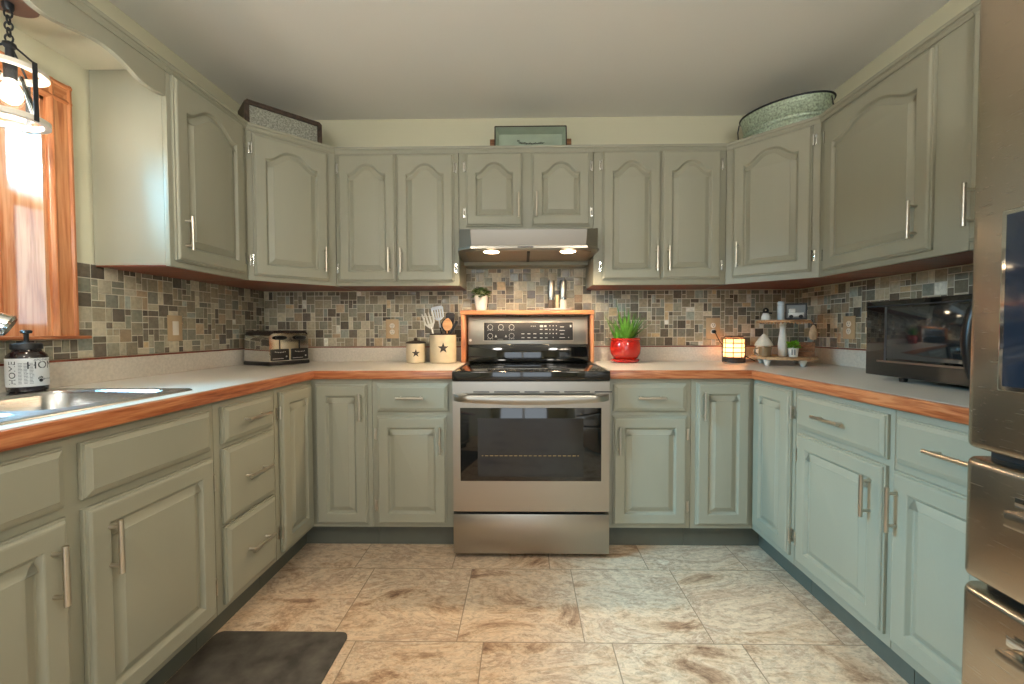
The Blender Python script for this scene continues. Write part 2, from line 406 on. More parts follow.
def pull(B, u, v, vert, part, ln=.135):
    """bar pull on two posts, centred at u, v"""
    mb = MB(); a = (0, ln/2) if vert else (ln/2, 0); q = (0, ln*.36) if vert else (ln*.36, 0)
    mb.tube([B(u-a[0], v-a[1], .05), B(u+a[0], v+a[1], .05)], .0062, 14)
    for s in (-1, 1): mb.tube([B(u+s*q[0], v+s*q[1], .018), B(u+s*q[0], v+s*q[1], .022), B(u+s*q[0], v+s*q[1], .05)], [.0065, .0046, .0046], 10)
    o = mb.build('bar_pull', 'nickel', part); return o
def hinge(B, u, v, side, part, upper=True):
    """exposed wrap hinge; side -1: frame is on the left of the door edge"""
    mb = MB(); h = .027
    mb.tube([B(u+side*.003, v-h, .013), B(u+side*.003, v+h, .013)], .0034, 8)
    for a in (-1, 1): bbox(mb, B, min(u+side*.002, u+side*.016), max(u+side*.002, u+side*.016), v+a*h*.72-.006, v+a*h*.72+.006, .0003, .003)
    bbox(mb, B, min(u+side*.011, u+side*.016), max(u+side*.011, u+side*.016), v-h, v+h, .0003, .0035, .001)
    mb.build('hinge', 'chrome' if upper else 'nickel', part)

def doors(root, B, specs, upper=True):
    for kind, u0, u1, v0, v1, *rest in specs:
        if kind == 'drawer' or kind == 'false':
            d = drawer_mesh(B, u0, u1, v0, v1).build('drawer_front', 'cab', root, angle=9)
            if kind == 'drawer': pull(B, rest[0] if rest else (u0+u1)/2, v0+(v1-v0)*.5+.002, False, d)
            continue
        hs, hu, hv, rise = rest                       # hinge side, handle u (None: none), handle centre v, arch rise
        d = door_mesh(B, u0, u1, v0, v1, rise).build('door', 'cab', root, angle=9)
        if hu is not None: pull(B, hu, hv, True, d)
        if hs:
            u = u0 if hs == 'L' else u1; s = -1 if hs == 'L' else 1
            for v in ((v0+.075, v1-.075) if upper else (v0+.09, v1-.09)): hinge(B, u, v, s, d, upper)

def crown(root, B, u0, u1, name='crown_moulding', z=2.136):
    pr = [(0, -.032), (.004, -.032), (.006, -.024), (.010, -.020), (.011, -.014), (.016, -.012), (.018, -.006), (.018, 0), (0, 0)]
    mb = MB(); mb.loops([[B(u0, z+h, w_+.0002) for w_, h in pr], [B(u1, z+h, w_+.0002) for w_, h in pr]])
    return mb.build(name, 'cab', root)

def base_cabinet(label, B, u0, u1, specs, top=.872):
    c0 = B((u0+u1)/2, 0, -BD/2)
    r = thing('base_cabinet', label, 'cabinet', c0)
    mb = MB(); g = .0008
    bbox(mb, B, u0+g, u1-g, .126, top, -BD+.003, -.019); mb.build('carcass', 'cab', r)
    mb = MB(); bbox(mb, B, u0+g, u1-g, .126, .872, -.0188, 0, .0015); mb.build('face_frame', 'cab', r)
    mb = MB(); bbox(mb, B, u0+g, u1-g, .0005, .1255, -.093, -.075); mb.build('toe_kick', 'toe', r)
    doors(r, B, specs, False); return r
def upper_cabinet(label, B, u0, u1, v0, specs, dep=UD, depth_lo=None):
    r = thing('wall_cabinet', label, 'cabinet', B((u0+u1)/2, v0, -dep/2))
    mb = MB(); g = .0008
    bbox(mb, B, u0+g, u1-g, v0+.004, 2.135, -dep+.008, -.019); mb.build('carcass', 'cab', r)
    mb = MB(); bbox(mb, B, u0+g, u1-g, v0, 2.135, -.0188, 0, .0015); mb.build('face_frame', 'cab', r)
    mb = MB(); bbox(mb, B, u0+.004, u1-.004, v0-.001, v0+.0035, -dep+.008, -.0195); mb.build('underside_panel', 'under', r)
    crown(r, B, u0, u1); doors(r, B, specs); return r
def corner_base(label, poly, tpoly, sp1, sp2):
    r = thing('corner_base_cabinet', label, 'cabinet', (sum(p[0] for p in poly)/6, sum(p[1] for p in poly)/6, 0))
    MB().prism(poly, .126, .872).build('carcass', 'cab', r)
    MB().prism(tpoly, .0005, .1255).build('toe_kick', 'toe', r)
    doors(r, sp1[0], [sp1[1]], False); doors(r, sp2[0], [sp2[1]], False); return r
def corner_upper(label, poly, B, spec):
    r = thing('corner_wall_cabinet', label, 'cabinet', (sum(p[0] for p in poly)/5, sum(p[1] for p in poly)/5, 1.365))
    MB().prism(poly, 1.365, 2.135).build('carcass', 'cab', r)
    cx, cy = sum(p[0] for p in poly)/5, sum(p[1] for p in poly)/5
    MB().prism([(cx+(x-cx)*.965, cy+(y-cy)*.965) for x, y in poly], 1.3635, 1.3645).build('underside_panel', 'under', r)
    crown(r, B, -.004, DLEN+.004); doors(r, B, [spec]); return r

DZ0, DZ1, FZ0, FZ1 = .147, .687, .711, .848
# base cabinets, left run
base_cabinet('double-door sage sink base cabinet with two plain false drawer fronts, under the sink and window', LB, .33, 1.404,
    [('false', .35, .931, FZ0, FZ1), ('false', .969, 1.378, FZ0, FZ1),
     ('door', .35, .933, DZ0, DZ1, 'L', .895, .572, 0), ('door', .970, 1.384, DZ0, DZ1, 'R', 1.022, .572, 0)], .735)
base_cabinet('narrow sage base cabinet with a stack of three drawers, right of the sink', LB, 1.404, 1.752,
    [('drawer', 1.434, 1.726, .717, .848, 1.588), ('drawer', 1.434, 1.728, .436, .700, 1.593), ('drawer', 1.434, 1.73, .147, .424, 1.598)])
# left corner (folding corner door)
a, b_ = XL+BD, YB-BD
corner_base('left corner base cabinet with an angled pair of folding sage doors under the toaster',
    [(XL+.003, YB-.003), (XL+.003, 1.753), (a, 1.753), (a, b_), (-.757, b_), (-.757, YB-.003)],
    [(XL+.003, YB-.003), (XL+.003, 1.753), (a-.075, 1.753), (a-.075, b_+.075), (-.757, b_+.075), (-.757, YB-.003)],
    (LB, ('door', 1.782, 2.043, DZ0, .848, 'L', None, 0, 0)), (BB, ('door', -1.037, -.778, DZ0, .845, None, -.802, .735, 0)))
base_cabinet('single-door sage base cabinet with one drawer, left of the range', BB, -.756, -.352,
    [('drawer', -.73, -.374, FZ0, FZ1, -.558), ('door', -.731, -.384, DZ0, DZ1, 'L', -.41, .572, 0)])
base_cabinet('single-door sage base cabinet with one drawer, right of the range', BB, .418, .822,
    [('drawer', .44, .796, FZ0, FZ1, .619), ('door', .438, .800, DZ0, DZ1, 'R', .465, .572, 0)])
a2 = XR-BD
corner_base('right corner base cabinet with an angled pair of folding doors under the tiered tray',
    [(XR-.003, YB-.003), (.823, YB-.003), (.823, b_), (a2, b_), (a2, 1.746), (XR-.003, 1.746)],
    [(XR-.003, YB-.003), (.823, YB-.003), (.823, b_+.075), (a2+.075, b_+.075), (a2+.075, 1.746), (XR-.003, 1.746)],
    (BB, ('door', .846, 1.106, DZ0, .853, None, .873, .743, 0)), (RB, ('door', -2.041, -1.765, DZ0+.01, .855, 'R', None, 0, 0)))
base_cabinet('wide sage base cabinet with one drawer over one door, below the microwave', RB, -1.745, -1.283,
    [('drawer', -1.722, -1.298, FZ0, .85, -1.518), ('door', -1.716, -1.30, .160, .69, 'L', -1.346, .578, 0)])
base_cabinet('sage base cabinet with one drawer over one door, directly beside the refrigerator', RB, -1.282, -.935,
    [('drawer', -1.267, -.955, FZ0, FZ1, -1.075), ('door', -1.272, -.955, .160, DZ1, 'R', -1.25, .574, 0)])
# wall cabinets
upper_cabinet('tall arched-door wall cabinet nearest the window', LU, 1.608, 2.066, 1.365,
    [('door', 1.626, 2.030, 1.389, 2.102, 'R', 1.662, 1.502, .060)])
pl = [(XL+.008, YB-.008), (XL+.008, b_+.001), (XL+UD, b_+.001), (a-.001, YB-UD), (a-.001, YB-.008)]
corner_upper('diagonal left corner wall cabinet with an arched door, below the dark framed sign', pl, DL, ('door', .026, .386, 1.389, 2.092, 'L', .359, 1.502, .056))
upper_cabinet('two-door arched wall cabinet left of the range hood', BU, a+.001, -.363, 1.365,
    [('door', -1.041, -.7165, 1.388, 2.098, 'L', -.751, 1.504, .056), ('door', -.7125, -.390, 1.386, 2.096, 'R', -.684, 1.502, .056)])
upper_cabinet('short two-door arched wall cabinet directly over the range hood', BU, -.362, .391, 1.681,
    [('door', -.322, -.003, 1.694, 2.100, 'L', -.026, 1.803, .056), ('door', .047, .371, 1.694, 2.100, 'R', .073, 1.806, .056)])
upper_cabinet('two-door arched wall cabinet right of the range hood', BU, .392, 1.128, 1.365,
    [('door', .440, .7635, 1.392, 2.103, 'L', .737, 1.505, .056), ('door', .7675, 1.096, 1.396, 2.103, 'R', .803, 1.505, .056)])
pl = [(XR-.008, YB-.008), (a2+.001, YB-.008), (a2+.001, YB-UD), (XR-UD, b_+.001), (XR-.008, b_+.001)]
corner_upper('diagonal right corner wall cabinet with an arched door, below the galvanized tub', pl, DR, ('door', .038, .400, 1.396, 2.104, 'R', .072, 1.516, .056))
upper_cabinet('wide single-door arched wall cabinet above the microwave', RU, -2.066, -1.380, 1.365,
    [('door', -2.024, -1.496, 1.388, 2.092, 'L', -1.543, 1.506, .060)])
upper_cabinet('wall cabinet on the right wall, partly hidden behind the refrigerator', RU, -1.379, -.95, 1.365,
    [('door', -1.371, -.985, 1.39, 2.104, 'R', -1.350, 1.502, .060)])

# scalloped valance and painted soffit over the sink
vr = thing('valance', 'scalloped sage valance board over the sink window', 'valance', (XL+UD-.01, .9, 1.95))
VAL = [(1.606, 2.012), (1.56, 2.007), (1.52, 2.008), (1.495, 2.014), (1.467, 2.026), (1.435, 2.038), (1.405, 2.046), (1.375, 2.0485), (1.344, 2.046), (1.305, 2.038), (1.27, 2.030), (1.235, 2.023), (1.21, 2.021), (1.18, 2.025), (1.15, 2.036), (1.11, 2.053), (1.05, 2.068), (.93, 2.074)]
VAL += [(1.86-a, b) for a, b in reversed(VAL[:-1])]
def val_low(y):
    for (a, za), (b, zb) in zip(VAL, VAL[1:]):
        if b <= y <= a: t_ = (a-y)/(a-b); return za+(zb-za)*t_
    return 2.012
ys = [1.606-.0075*k for k in range(0, 187)]+[.2]
mb = MB(); lo = [(y, val_low(y)) for y in ys]
poly = lo+[(.2, 2.135), (1.606, 2.135)]
mb.loops([[(XL+UD-.019, y, z) for y, z in poly], [(XL+UD, y, z) for y, z in poly]]); mb.build('board', 'cab', vr)
crown(vr, LU, .2, 1.607)
so = MB().box(XL+.001, XL+UD-.02, .2, 1.606, 2.112, 2.134).build('soffit_board', 'soffit', vr)

# ------------------------------------------------------------------ worktops
def worktop(label, parts, trims, lips, loc):
    r = thing('worktop', label, 'worktop', loc)
    mb = MB()
    for p in parts: mb.box(*p[:4], CT-.038, CT, 0)
    mb.build('slab', 'laminate', r)
    for ax, p in trims: MB().box(*p, CT-.0415, CT-.0004, .004, seg=3).build('edge_trim', 'trim'+ax, r)
    for ax, p in lips:
        MB().box(*p, CT+.0005, 1.003).build('backsplash_lip', 'lamlip', r)
        MB().box(*p, 1.0032, 1.010, .001).build('cap_strip', 'under', r)
    return r
xf = XL+.635; yf = YB-.635; th = .021
SX0, SX1, SY0, SY1 = -1.635, -1.125, .565, 1.378        # sink cut-out
worktop('L-shaped speckled laminate worktop with oak front edge, sink side',
    [(XL+.002, xf-th, .1, SY0), (XL+.002, SX0, SY0, SY1), (SX1, xf-th, SY0, SY1), (XL+.002, xf-th, SY1, YB-.002), (xf-th, -.350, yf+th, YB-.002)],
    [('y', (xf-th, xf, .1, yf+th)), ('x', (xf-th+.0005, -.350, yf, yf+th-.0005))],
    [('y', (XL+.002, XL+.020, .1, YB-.02)), ('x', (XL+.002, -.3895, YB-.0198, YB-.002))], (XL+.3, 1.6, CT))
xf2 = XR-.635
worktop('L-shaped speckled laminate worktop with oak front edge, microwave side',
    [(xf2+th, XR-.002, .925, YB-.002), (.420, xf2+th, yf+th, YB-.002)],
    [('y', (xf2, xf2+th, .925, yf+th)), ('x', (.420, xf2+th-.0005, yf, yf+th-.0005))],
    [('y', (XR-.020, XR-.002, .925, YB-.02)), ('x', (.4312, XR-.002, YB-.0198, YB-.002))], (XR-.3, 1.6, CT))

# ------------------------------------------------------------------ mosaic backsplash
PAL = [((126, 118, 100), .25, 4), ((144, 135, 114), .22, 4), ((158, 149, 126), .3, 4), ((108, 100, 87), .2, 4), ((170, 161, 138), .35, 3), ((92, 84, 73), .2, 2.0),
       ((134, 132, 115), .18, 3), ((150, 130, 104), .4, 1.0), ((176, 154, 118), .45, .6), ((122, 120, 107), .12, 2.2), ((208, 206, 194), .12, .4), ((146, 150, 138), .12, 1.0)]
PW = [p[2] for p in PAL]
def tiles(mb, cols, B, u0, u1, v0, v1, seed, cell=.0272):
    r = random.Random(seed); nu = max(1, round((u1-u0)/cell)); nv = max(1, round((v1-v0)/cell))
    cu, cv = (u1-u0)/nu, (v1-v0)/nv; used = set(); g = .0019
    for j in range(nv):
        for i in range(nu):
            if (i, j) in used: continue
            sizes = [(2, 2), (2, 1), (1, 2), (1, 1)]
            a, b = r.choices(sizes, (.46, .2, .2, .16))[0]
            ok = lambda a, b: i+a <= nu and j+b <= nv and all((i+x, j+y) not in used for x in range(a) for y in range(b))
            if not ok(a, b): a, b = (1, 2) if ok(1, 2) and r.random() < .6 else (2, 1) if ok(2, 1) and r.random() < .6 else (1, 1)
            for x in range(a):
                for y in range(b): used.add((i+x, j+y))
            p0, p1, q0, q1 = u0+i*cu+g, u0+(i+a)*cu-g, v0+j*cv+g, v0+(j+b)*cv-g
            c, ro, _ = r.choices(PAL, PW)[0]
            if a*b == 1 and r.random() < .3: c = (96, 87, 75)
            k = r.uniform(.98, 1.2); c = srgb(*[min(255, q*k) for q in c])
            e = .0016; w1 = .0062+r.uniform(-.0003, .0003)
            tl = r.uniform(-.0004, .0004), r.uniform(-.0004, .0004)
            rect = lambda d: [(p0+d, q0+d), (p1-d, q0+d), (p1-d, q1-d), (p0+d, q1-d)]
            l1 = [B(x, y, .003) for x, y in rect(0)]; l2 = [B(x, y, .0055) for x, y in rect(0)]
            l3 = [B(x, y, w1+(tl[0] if k_ in (1, 2) else -tl[0])+(tl[1] if k_ > 1 else -tl[1])) for k_, (x, y) in enumerate(rect(e))]
            n0 = len(mb.f); mb.loops([l1, l2, l3], cap0=False); cols += [(c[0], c[1], c[2], ro)]*(len(mb.f)-n0)
def backsplash(label, B, rects, seed):
    mb = MB(); cols = []
    for k, q in enumerate(rects): tiles(mb, cols, B, *q, seed+k)
    c = B((rects[0][0]+rects[0][1])/2, rects[0][2], 0)
    r = thing('tile_backsplash', label, 'backsplash', c)
    gm = MB()
    for q in rects: bbox(gm, B, *q, .0004, .0042)
    gm.build('grout', 'grout', r)
    o = mb.build('mosaic_tiles', 'tile', r, angle=20, recalc=False)
    at = o.data.attributes.new('tile_colour', 'FLOAT_COLOR', 'FACE')
    for i, cc in enumerate(cols): at.data[i].color = cc
    return r
WL = Bs((XL, 0, 0), (0, 1, 0)); WB = Bs((0, YB, 0), (1, 0, 0)); WR = Bs((XR, 0, 0), (0, -1, 0))
backsplash('mosaic tile backsplash beside and under the window', WL, [(1.54, YB-.007, 1.0105, 1.372), (.2, 1.539, 1.0105, 1.083)], 11)
backsplash('mosaic tile backsplash on the back wall, running behind the range', WB, [(XL+.007, -.389, 1.0105, 1.361), (-.388, .4295, .93, 1.501), (.4305, XR-.007, 1.0105, 1.361)], 31)
backsplash('mosaic tile backsplash behind the microwave on the right wall', WR, [(-(YB-.007), -.96, 1.0105, 1.361)], 51)

# ------------------------------------------------------------------ range (cooker)
rx0, rx1 = -.342, .409; rc = (rx0+rx1)/2
st = thing('electric_range', 'stainless steel electric range with a black glass cooktop', 'range', (rc, 2.3, 0))
MB().box(rx0+.004, rx1-.004, 2.03, 2.59, .02, .868).build('body', 'satin', st)
for sx in (rx0+.06, rx1-.06):
    for sy in (2.08, 2.52): MB().lathe([(.016, .0005), (.016, .02)], (sx, sy, 0), 12).build('foot', 'black', st)
MB().box(rx0, rx1, 1.995, 2.029, .030, .224, .004).build('storage_drawer', 'steel', st)
d = MB()
dz0, dz1, gx0, gx1, gz0, gz1 = .238, .866, -.306, .370, .386, .740
yd0, yd1 = 1.995, 2.029
for b in ((rx0, rx1, yd0, yd1, dz0, gz0), (rx0, rx1, yd0, yd1, gz1, dz1), (rx0, gx0, yd0, yd1, gz0, gz1), (gx1, rx1, yd0, yd1, gz0, gz1)): d.box(*b)
door = d.build('oven_door', 'steel', st)
wg = MB().box(gx0, gx1, yd0-.0015, yd0+.010, gz0, gz1, .001).build('oven_window', 'blackglass', door)
g = MB(); ix0, ix1, iz0, iz1 = -.222, .284, .408, .690
m_in = mat('oven_inner_glass', srgb(20, 20, 18), .06, noise=.5, nscale=9, coat=.1)
g.box(ix0, ix1, yd0-.0022, yd0-.0016, iz0, iz1); g.build('inner_window', m_in, door)
g = MB()
for k in range(60):
    x = ix0+.02+(ix1-ix0-.04)*k/60
    if k % 3 != 1: g.box(x, x+.006, yd0-.0030, yd0-.0023, .508, .511)
g.build('oven_rack', 'rack', door)
mb = MB()
for a_, w_ in ((.10, .085), (.20, .13), (.345, .08), (.44, .08), (.535, .13), (.68, .09)): mb.box(rx0+a_, rx0+a_+w_-.008, yd0-.0012, yd0+.002, .814, .8195)
mb.build('vent_slot', 'black', door)
# bowed full-width handle
mb = MB(); ls = []; n = 40
for k in range(n+1):
    t_ = k/n; x = rx0+.006+(rx1-rx0-.012)*t_; e = min(t_, 1-t_)
    out = .012+.040*min(1, (e/.06))**.6; hgt = .030+.016*math.sin(pi*t_); zt = .808-.003*math.sin(pi*t_)*0
    q = [(0, 0), (out*.8, 0), (out, -.006), (out, -hgt+.010), (out*.86, -hgt), (0, -hgt*.75)]
    if 3 < k < n-3: q = [(out-.024, -.002), (out-.004, 0), (out, -.006), (out, -hgt+.010), (out-.004, -hgt), (out-.020, -hgt+.006)]
    ls.append([(x, yd0-p-.0005, zt+z) for p, z in q])
mb.loops(ls); mb.build('door_handle', 'steel', door, angle=40)
# cooktop
ck = MB().box(rx0-.001, rx1+.001, 1.984, 2.595, .870, .917, .006, seg=3).build('cooktop', 'blackglass', st)
mb = MB()
for cx, cy, r_ in ((-.13, 2.15, .105), (.20, 2.15, .085), (-.13, 2.42, .075), (.20, 2.42, .105), (.035, 2.47, .05)):
    for rr in (r_, r_*.62):
        mb.loops([[(cx+q*cos(2*pi*k/48), cy+q*sin(2*pi*k/48), .9174) for k in range(48)] for q in (rr, rr-.003)], False, False)
mb.build('burner_marking', 'burner', ck)
MB().box(rx0+.001, rx0+.010, 1.99, 2.57, .9172, .9192).build('side_rail', 'nickel', ck)
MB().box(rx1-.010, rx1-.001, 1.99, 2.57, .9172, .9192).build('side_rail', 'nickel', ck)
# backguard: leaning slightly
def lean(p): return V((p.x, p.y+(p.z-.917)*.10, p.z))
bx0, bx1 = -.346, .397
bgd = MB().box(bx0, bx1, 2.575, 2.61, 1.022, 1.197, .006, T=lean).build('control_panel', 'steel', st)
MB().box(bx0, bx1, 2.578, 2.615, .9175, 1.0215, .003, T=lean).build('black_glass_band', 'blackglass', st)
disp = MB().box(-.247, .304, 2.572, 2.580, 1.048, 1.160, .004, T=lean).build('touch_display', 'satin', bgd)
MB().box(-.252, .309, 2.5735, 2.579, 1.043, 1.165, .005, T=lean).build('display_bezel', 'nickel', bgd)
mk = MB(); fy = 2.5712
def dash(x, z, w_, h): mk.box(x-w_/2, x+w_/2, fy, fy+.0008, z-h/2, z+h/2, T=lean)
def circ(x, z, r_):
    mk.loops([[lean(V((x+q*cos(2*pi*k/24), fy, z+q*sin(2*pi*k/24)))) for k in range(24)] for q in (r_, r_-.0022)], False, False)
for x, z in ((-.207, 1.131), (-.141, 1.131), (-.075, 1.131), (-.207, 1.077), (-.075, 1.077)):
    keep = mk; mk = MB(); circ(x, z, .0165); mk.build('dial_marking', 'mark', disp); mk = keep
    for q in (-.014, 0, .014): dash(x+q, z-.019, .007, .003)
for x in (-.172, -.110): mk.loops([[lean(V((x+.009*cos(a_), fy, 1.074+.010*sin(a_)))) for a_ in (pi/2, pi/2+2.2, pi/2+4.1)]], False, True)
for i in range(3):
    for jz in range(2): dash(-.005+.037*i, 1.089-.024*jz, .018, .005)
for i in range(3): dash(.047+.012*i, 1.136, .006, .004)
dash(.110, 1.136, .020, .013); dash(.134, 1.136, .014, .011)
for i in range(2):
    for jz in range(3): dash(.108+.031*i, 1.116-.026*jz, .016, .005)
for i in range(3):
    for jz in range(4):
        if jz < 3 or i == 1: dash(.162+.020*i, 1.138-.024*jz, .006, .006)
for jz in range(4): dash(.237, 1.131-.022*jz, .034 if jz % 2 else .024, .004)
dash(.290, 1.136, .010, .014); dash(.277, 1.066, .006, .006); dash(-.145, 1.056, .036, .002)
mk.build('key_legend', 'mark', disp)
lg = MB(); lg.lathe([(.008, 0), (.008, .001)], (-.330, 2.5865, 1.050), 20, T=lambda p: V((p.x, -p.z, p.y))); lg.build('round_badge', 'white', bgd)

# oak surround around the backguard
sr = thing('oak_surround', 'honey oak ledge and side posts framing the range control panel', 'shelf', (.025, 2.6, CT))
y0s, y1s = 2.545, YB-.022
MB().box(-.386, .427, y0s, YB-.008, 1.206, 1.233, .003).build('shelf_board', 'oakx', sr)
MB().box(-.383, -.3555, y0s+.004, y1s, CT+.001, 1.2055, .002).build('post', 'oakz', sr)
MB().box(.4085, .4265, y0s+.004, y1s, CT+.001, 1.2055, .002).build('post', 'oakz', sr)

# ------------------------------------------------------------------ range hood
hd = thing('range_hood', 'stainless under-cabinet range hood with two lit lamps', 'hood', (.015, 2.45, 1.53))
mb = MB()
top = [(-.360, YB-.01), (-.360, 2.366), (-.336, 2.19), (-.266, 2.108), (.318, 2.108), (.386, 2.19), (.389, 2.366), (.389, YB-.01)]
zs = [1.679, 1.679, 1.638, 1.616, 1.616, 1.638, 1.679, 1.679]
def hs(z, e): return [(-.360-0*e, YB-.01, z), (-.360, 2.366, z), (-.338-e, 2.188, z), (-.266-e*.7, 2.125-e, z), (.318+e*.7, 2.125-e, z), (.388+e, 2.188, z), (.389, 2.366, z), (.389, YB-.01, z)]
mb.loops([[(x, y, z) for (x, y), z in zip(top, zs)], hs(1.540, -.004), hs(1.536, .004), hs(1.5245, .004)])
hb = mb.build('canopy_shell', 'steel', hd, angle=15)
MB().prism([(-.325, 2.515), (-.305, 2.22), (-.245, 2.165), (.297, 2.165), (.357, 2.22), (.372, 2.515)], 1.5215, 1.5240).build('grease_filter', 'filter', hd)
MB().box(.018, .034, 2.19, 2.50, 1.517, 1.5212).build('filter_latch', 'satin', hd)
for x in (-.168, .232):
    lm = MB().lathe([(.034, 1.5185), (.040, 1.520), (.040, 1.5212)], (x, 2.205, 0), 24).build('lamp_lens', 'hoodlamp', hd)
MB().box(-.03, .05, 2.1195, 2.121, 1.527, 1.533).build('switch_strip', 'satin', hd)
tag(MB().box(-.359, .388, 2.535, YB-.009, 1.503, 1.5238).build('wall_filler', 'cab'), 'thin painted filler strip on the wall under the hood', 'trim')

# ------------------------------------------------------------------ refrigerator
fr = thing('refrigerator', 'tall stainless french-door refrigerator with dark water dispenser', 'refrigerator', (1.33, .465, 0))
fy0, fy1, fx = .012, .926, .950
MB().box(1.045, 1.715, fy0+.006, fy1-.008, .03, 1.815, .004).build('cabinet_body', mat('fridge_side_grey', srgb(120, 118, 114), .4, .3), fr)
for sx in (1.1, 1.66):
    for sy in (fy0+.06, fy1-.06): MB().lathe([(.02, .0005), (.02, .03)], (sx, sy, 0), 12).build('foot', 'black', fr)
def front_panel(y0, y1, z0, z1, bulge=.010):
    """door slab: front bows out slightly and rolls round at its vertical edges"""
    r_ = .022
    pts = []
    ysamp = [y1-q for q in (0, .001, .003, .006, .010, .016, .022)]
    ysamp += [y1-.022-(y1-y0-.044)*k/14 for k in range(1, 14)]
    ysamp += [y0+q for q in (.022, .016, .010, .006, .003, .001, 0)]
    for y in ysamp:
        e = min(y1-y, y-y0); t_ = (y1-y)/(y1-y0)
        roll = r_-math.sqrt(max(0, r_*r_-(r_-min(e, r_))**2))
        pts.append((fx+roll+bulge*((2*t_-1)**2), y))
    back = 1.043
    ls = []
    for dz, dx in ((0, .010), (.003, .004), (.008, .001), (.014, 0)): ls.append([(min(x+dx, back), y, z0+dz) for x, y in pts]+[(back, y0, z0+dz), (back, y1, z0+dz)])
    for dz, dx in ((.014, 0), (.008, .001), (.003, .004), (0, .010)): ls.append([(min(x+dx, back), y, z1-dz) for x, y in pts]+[(back, y0, z1-dz), (back, y1, z1-dz)])
    mb = MB(); mb.loops(ls); return mb
ym = (fy0+fy1)/2
dl = front_panel(ym+.003, fy1, .858, 1.825).build('door', 'steely', fr, angle=40)
front_panel(fy0, ym-.003, .858, 1.825).build('door', 'steely', fr, angle=40)
d1 = front_panel(fy0, fy1, .578, .834).build('drawer', 'steely', fr, angle=40)
d2 = front_panel(fy0, fy1, .060, .556).build('drawer', 'steely', fr, angle=40)
MB().box(1.012, 1.046, fy0+.01, fy1-.01, .8345, .8575).build('gasket', 'satin', fr); MB().box(1.012, 1.046, fy0+.01, fy1-.01, .5565, .5775).build('gasket', 'satin', fr)
MB().box(1.05, 1.3, fy0+.03, fy1-.03, .0305, .059).build('kick_grille', 'satin', fr)
def bar(d, zc, y0, y1):
    mb = MB(); mb.box(fx-.026, fx-.012, y0, y1, zc-.017, zc+.015, .004)
    for y in (y0+.012, y1-.012): mb.box(fx-.016, fx+.004, y-.012, y+.012, zc-.015, zc+.013, .003)
    mb.build('bar_handle', 'steely', d)
    MB().box(fx-.0025, fx-.0005, y0, y1, zc+.02, zc+.040, .0005).build('handle_recess', 'chrome', d)
bar(d1, .748, .09, .815); bar(d2, .470, .09, .822)
MB().box(fx-.003, fx+.014, .600, .852, .988, 1.345, .004).build('dispenser_frame', 'chrome', dl)
MB().box(fx-.0045, fx+.013, .608, .842, .998, 1.336, .002).build('dispenser_panel', 'disp', dl)

# ------------------------------------------------------------------ sink and faucet
sk = thing('kitchen_sink', 'double-bowl stainless steel drop-in sink under the window', 'sink', (-1.38, .97, CT))
def rrect(x0, x1, y0, y1, r_, z, n=6):
    out = []
    for cx, cy, a0 in ((x1-r_, y0+r_, -pi/2), (x1-r_, y1-r_, 0), (x0+r_, y1-r_, pi/2), (x0+r_, y0+r_, pi)):
        for k in range(n+1): a_ = a0+pi/2*k/n; out.append(V((cx+r_*cos(a_), cy+r_*sin(a_), z)))
    return out
bowls = [(-1.535, -1.150, .990, 1.350), (-1.535, -1.150, .590, .955)]
# rim deck as strips round the bowls
mb = MB(); zt = CT+.0065; X0, X1, Y0, Y1 = -1.648, -1.108, .552, 1.392
mb.loops([rrect(X0, X1, Y0, Y1, .02, CT+.0006), rrect(X0+.001, X1-.001, Y0+.001, Y1-.001, .02, CT+.004), rrect(X0+.005, X1-.005, Y0+.005, Y1-.005, .02, zt)], False, False)
i0 = rrect(X0+.005, X1-.005, Y0+.005, Y1-.005, .02, zt)
# deck with two holes through triangle fill
bm = bmesh.new(); edges = []
for lp in [i0]+[rrect(*b, .06, zt) for b in bowls]:
    vs = [bm.verts.new(p) for p in lp]
    for k in range(len(vs)): edges.append(bm.edges.new((vs[k], vs[(k+1) % len(vs)])))
bmesh.ops.triangle_fill(bm, use_beauty=True, edges=edges); bm.verts.index_update()
mb.add([v.co.copy() for v in bm.verts], [[v.index for v in f.verts] for f in bm.faces]); bm.free()
mb.build('rim', 'steelsink', sk)
for x0, x1, y0, y1 in bowls:
    mb = MB(); ls = []
    for d_, z in ((0, zt), (.004, zt-.004), (.008, zt-.012), (.012, CT-.12), (.022, CT-.155), (.05, CT-.17)):
        ls.append(rrect(x0+d_, x1-d_, y0+d_, y1-d_, max(.06-d_*.3, .02), z))
    mb.loops(ls, False, True); mb.build('bowl', 'steelsink', sk, angle=50, recalc=False)
    MB().lathe([(.042, CT-.1695), (.040, CT-.167), (.03, CT-.169), (.012, CT-.168)], ((x0+x1)/2, (y0+y1)/2, 0), 24).build('drain', 'chrome', sk)
fc = thing('faucet', 'chrome pull-out kitchen faucet with a black trimmed spray head', 'faucet', (-1.595, .93, CT+.0065))
fz = CT+.007
MB().lathe([(.030, fz), (.030, fz+.008), (.024, fz+.014), (.023, fz+.10), (.018, fz+.115), (.006, fz+.12)], (-1.595, .93, 0), 24).build('body', 'chrome', fc)
mb = MB(); A, B_ = V((-1.595, .93, fz+.085)), V((-1.452, 1.045, 1.176))
C_ = V((-1.386, 1.104, 1.128))
mb.tube([A, A.lerp(B_, .4)+V((0, 0, .03)), A.lerp(B_, .75)+V((0, 0, .028)), B_+V((0, 0, .01))], [.017, .016, .015, .015], 16); mb.build('spout', 'chrome', fc)
mb = MB(); ax = (C_-B_)
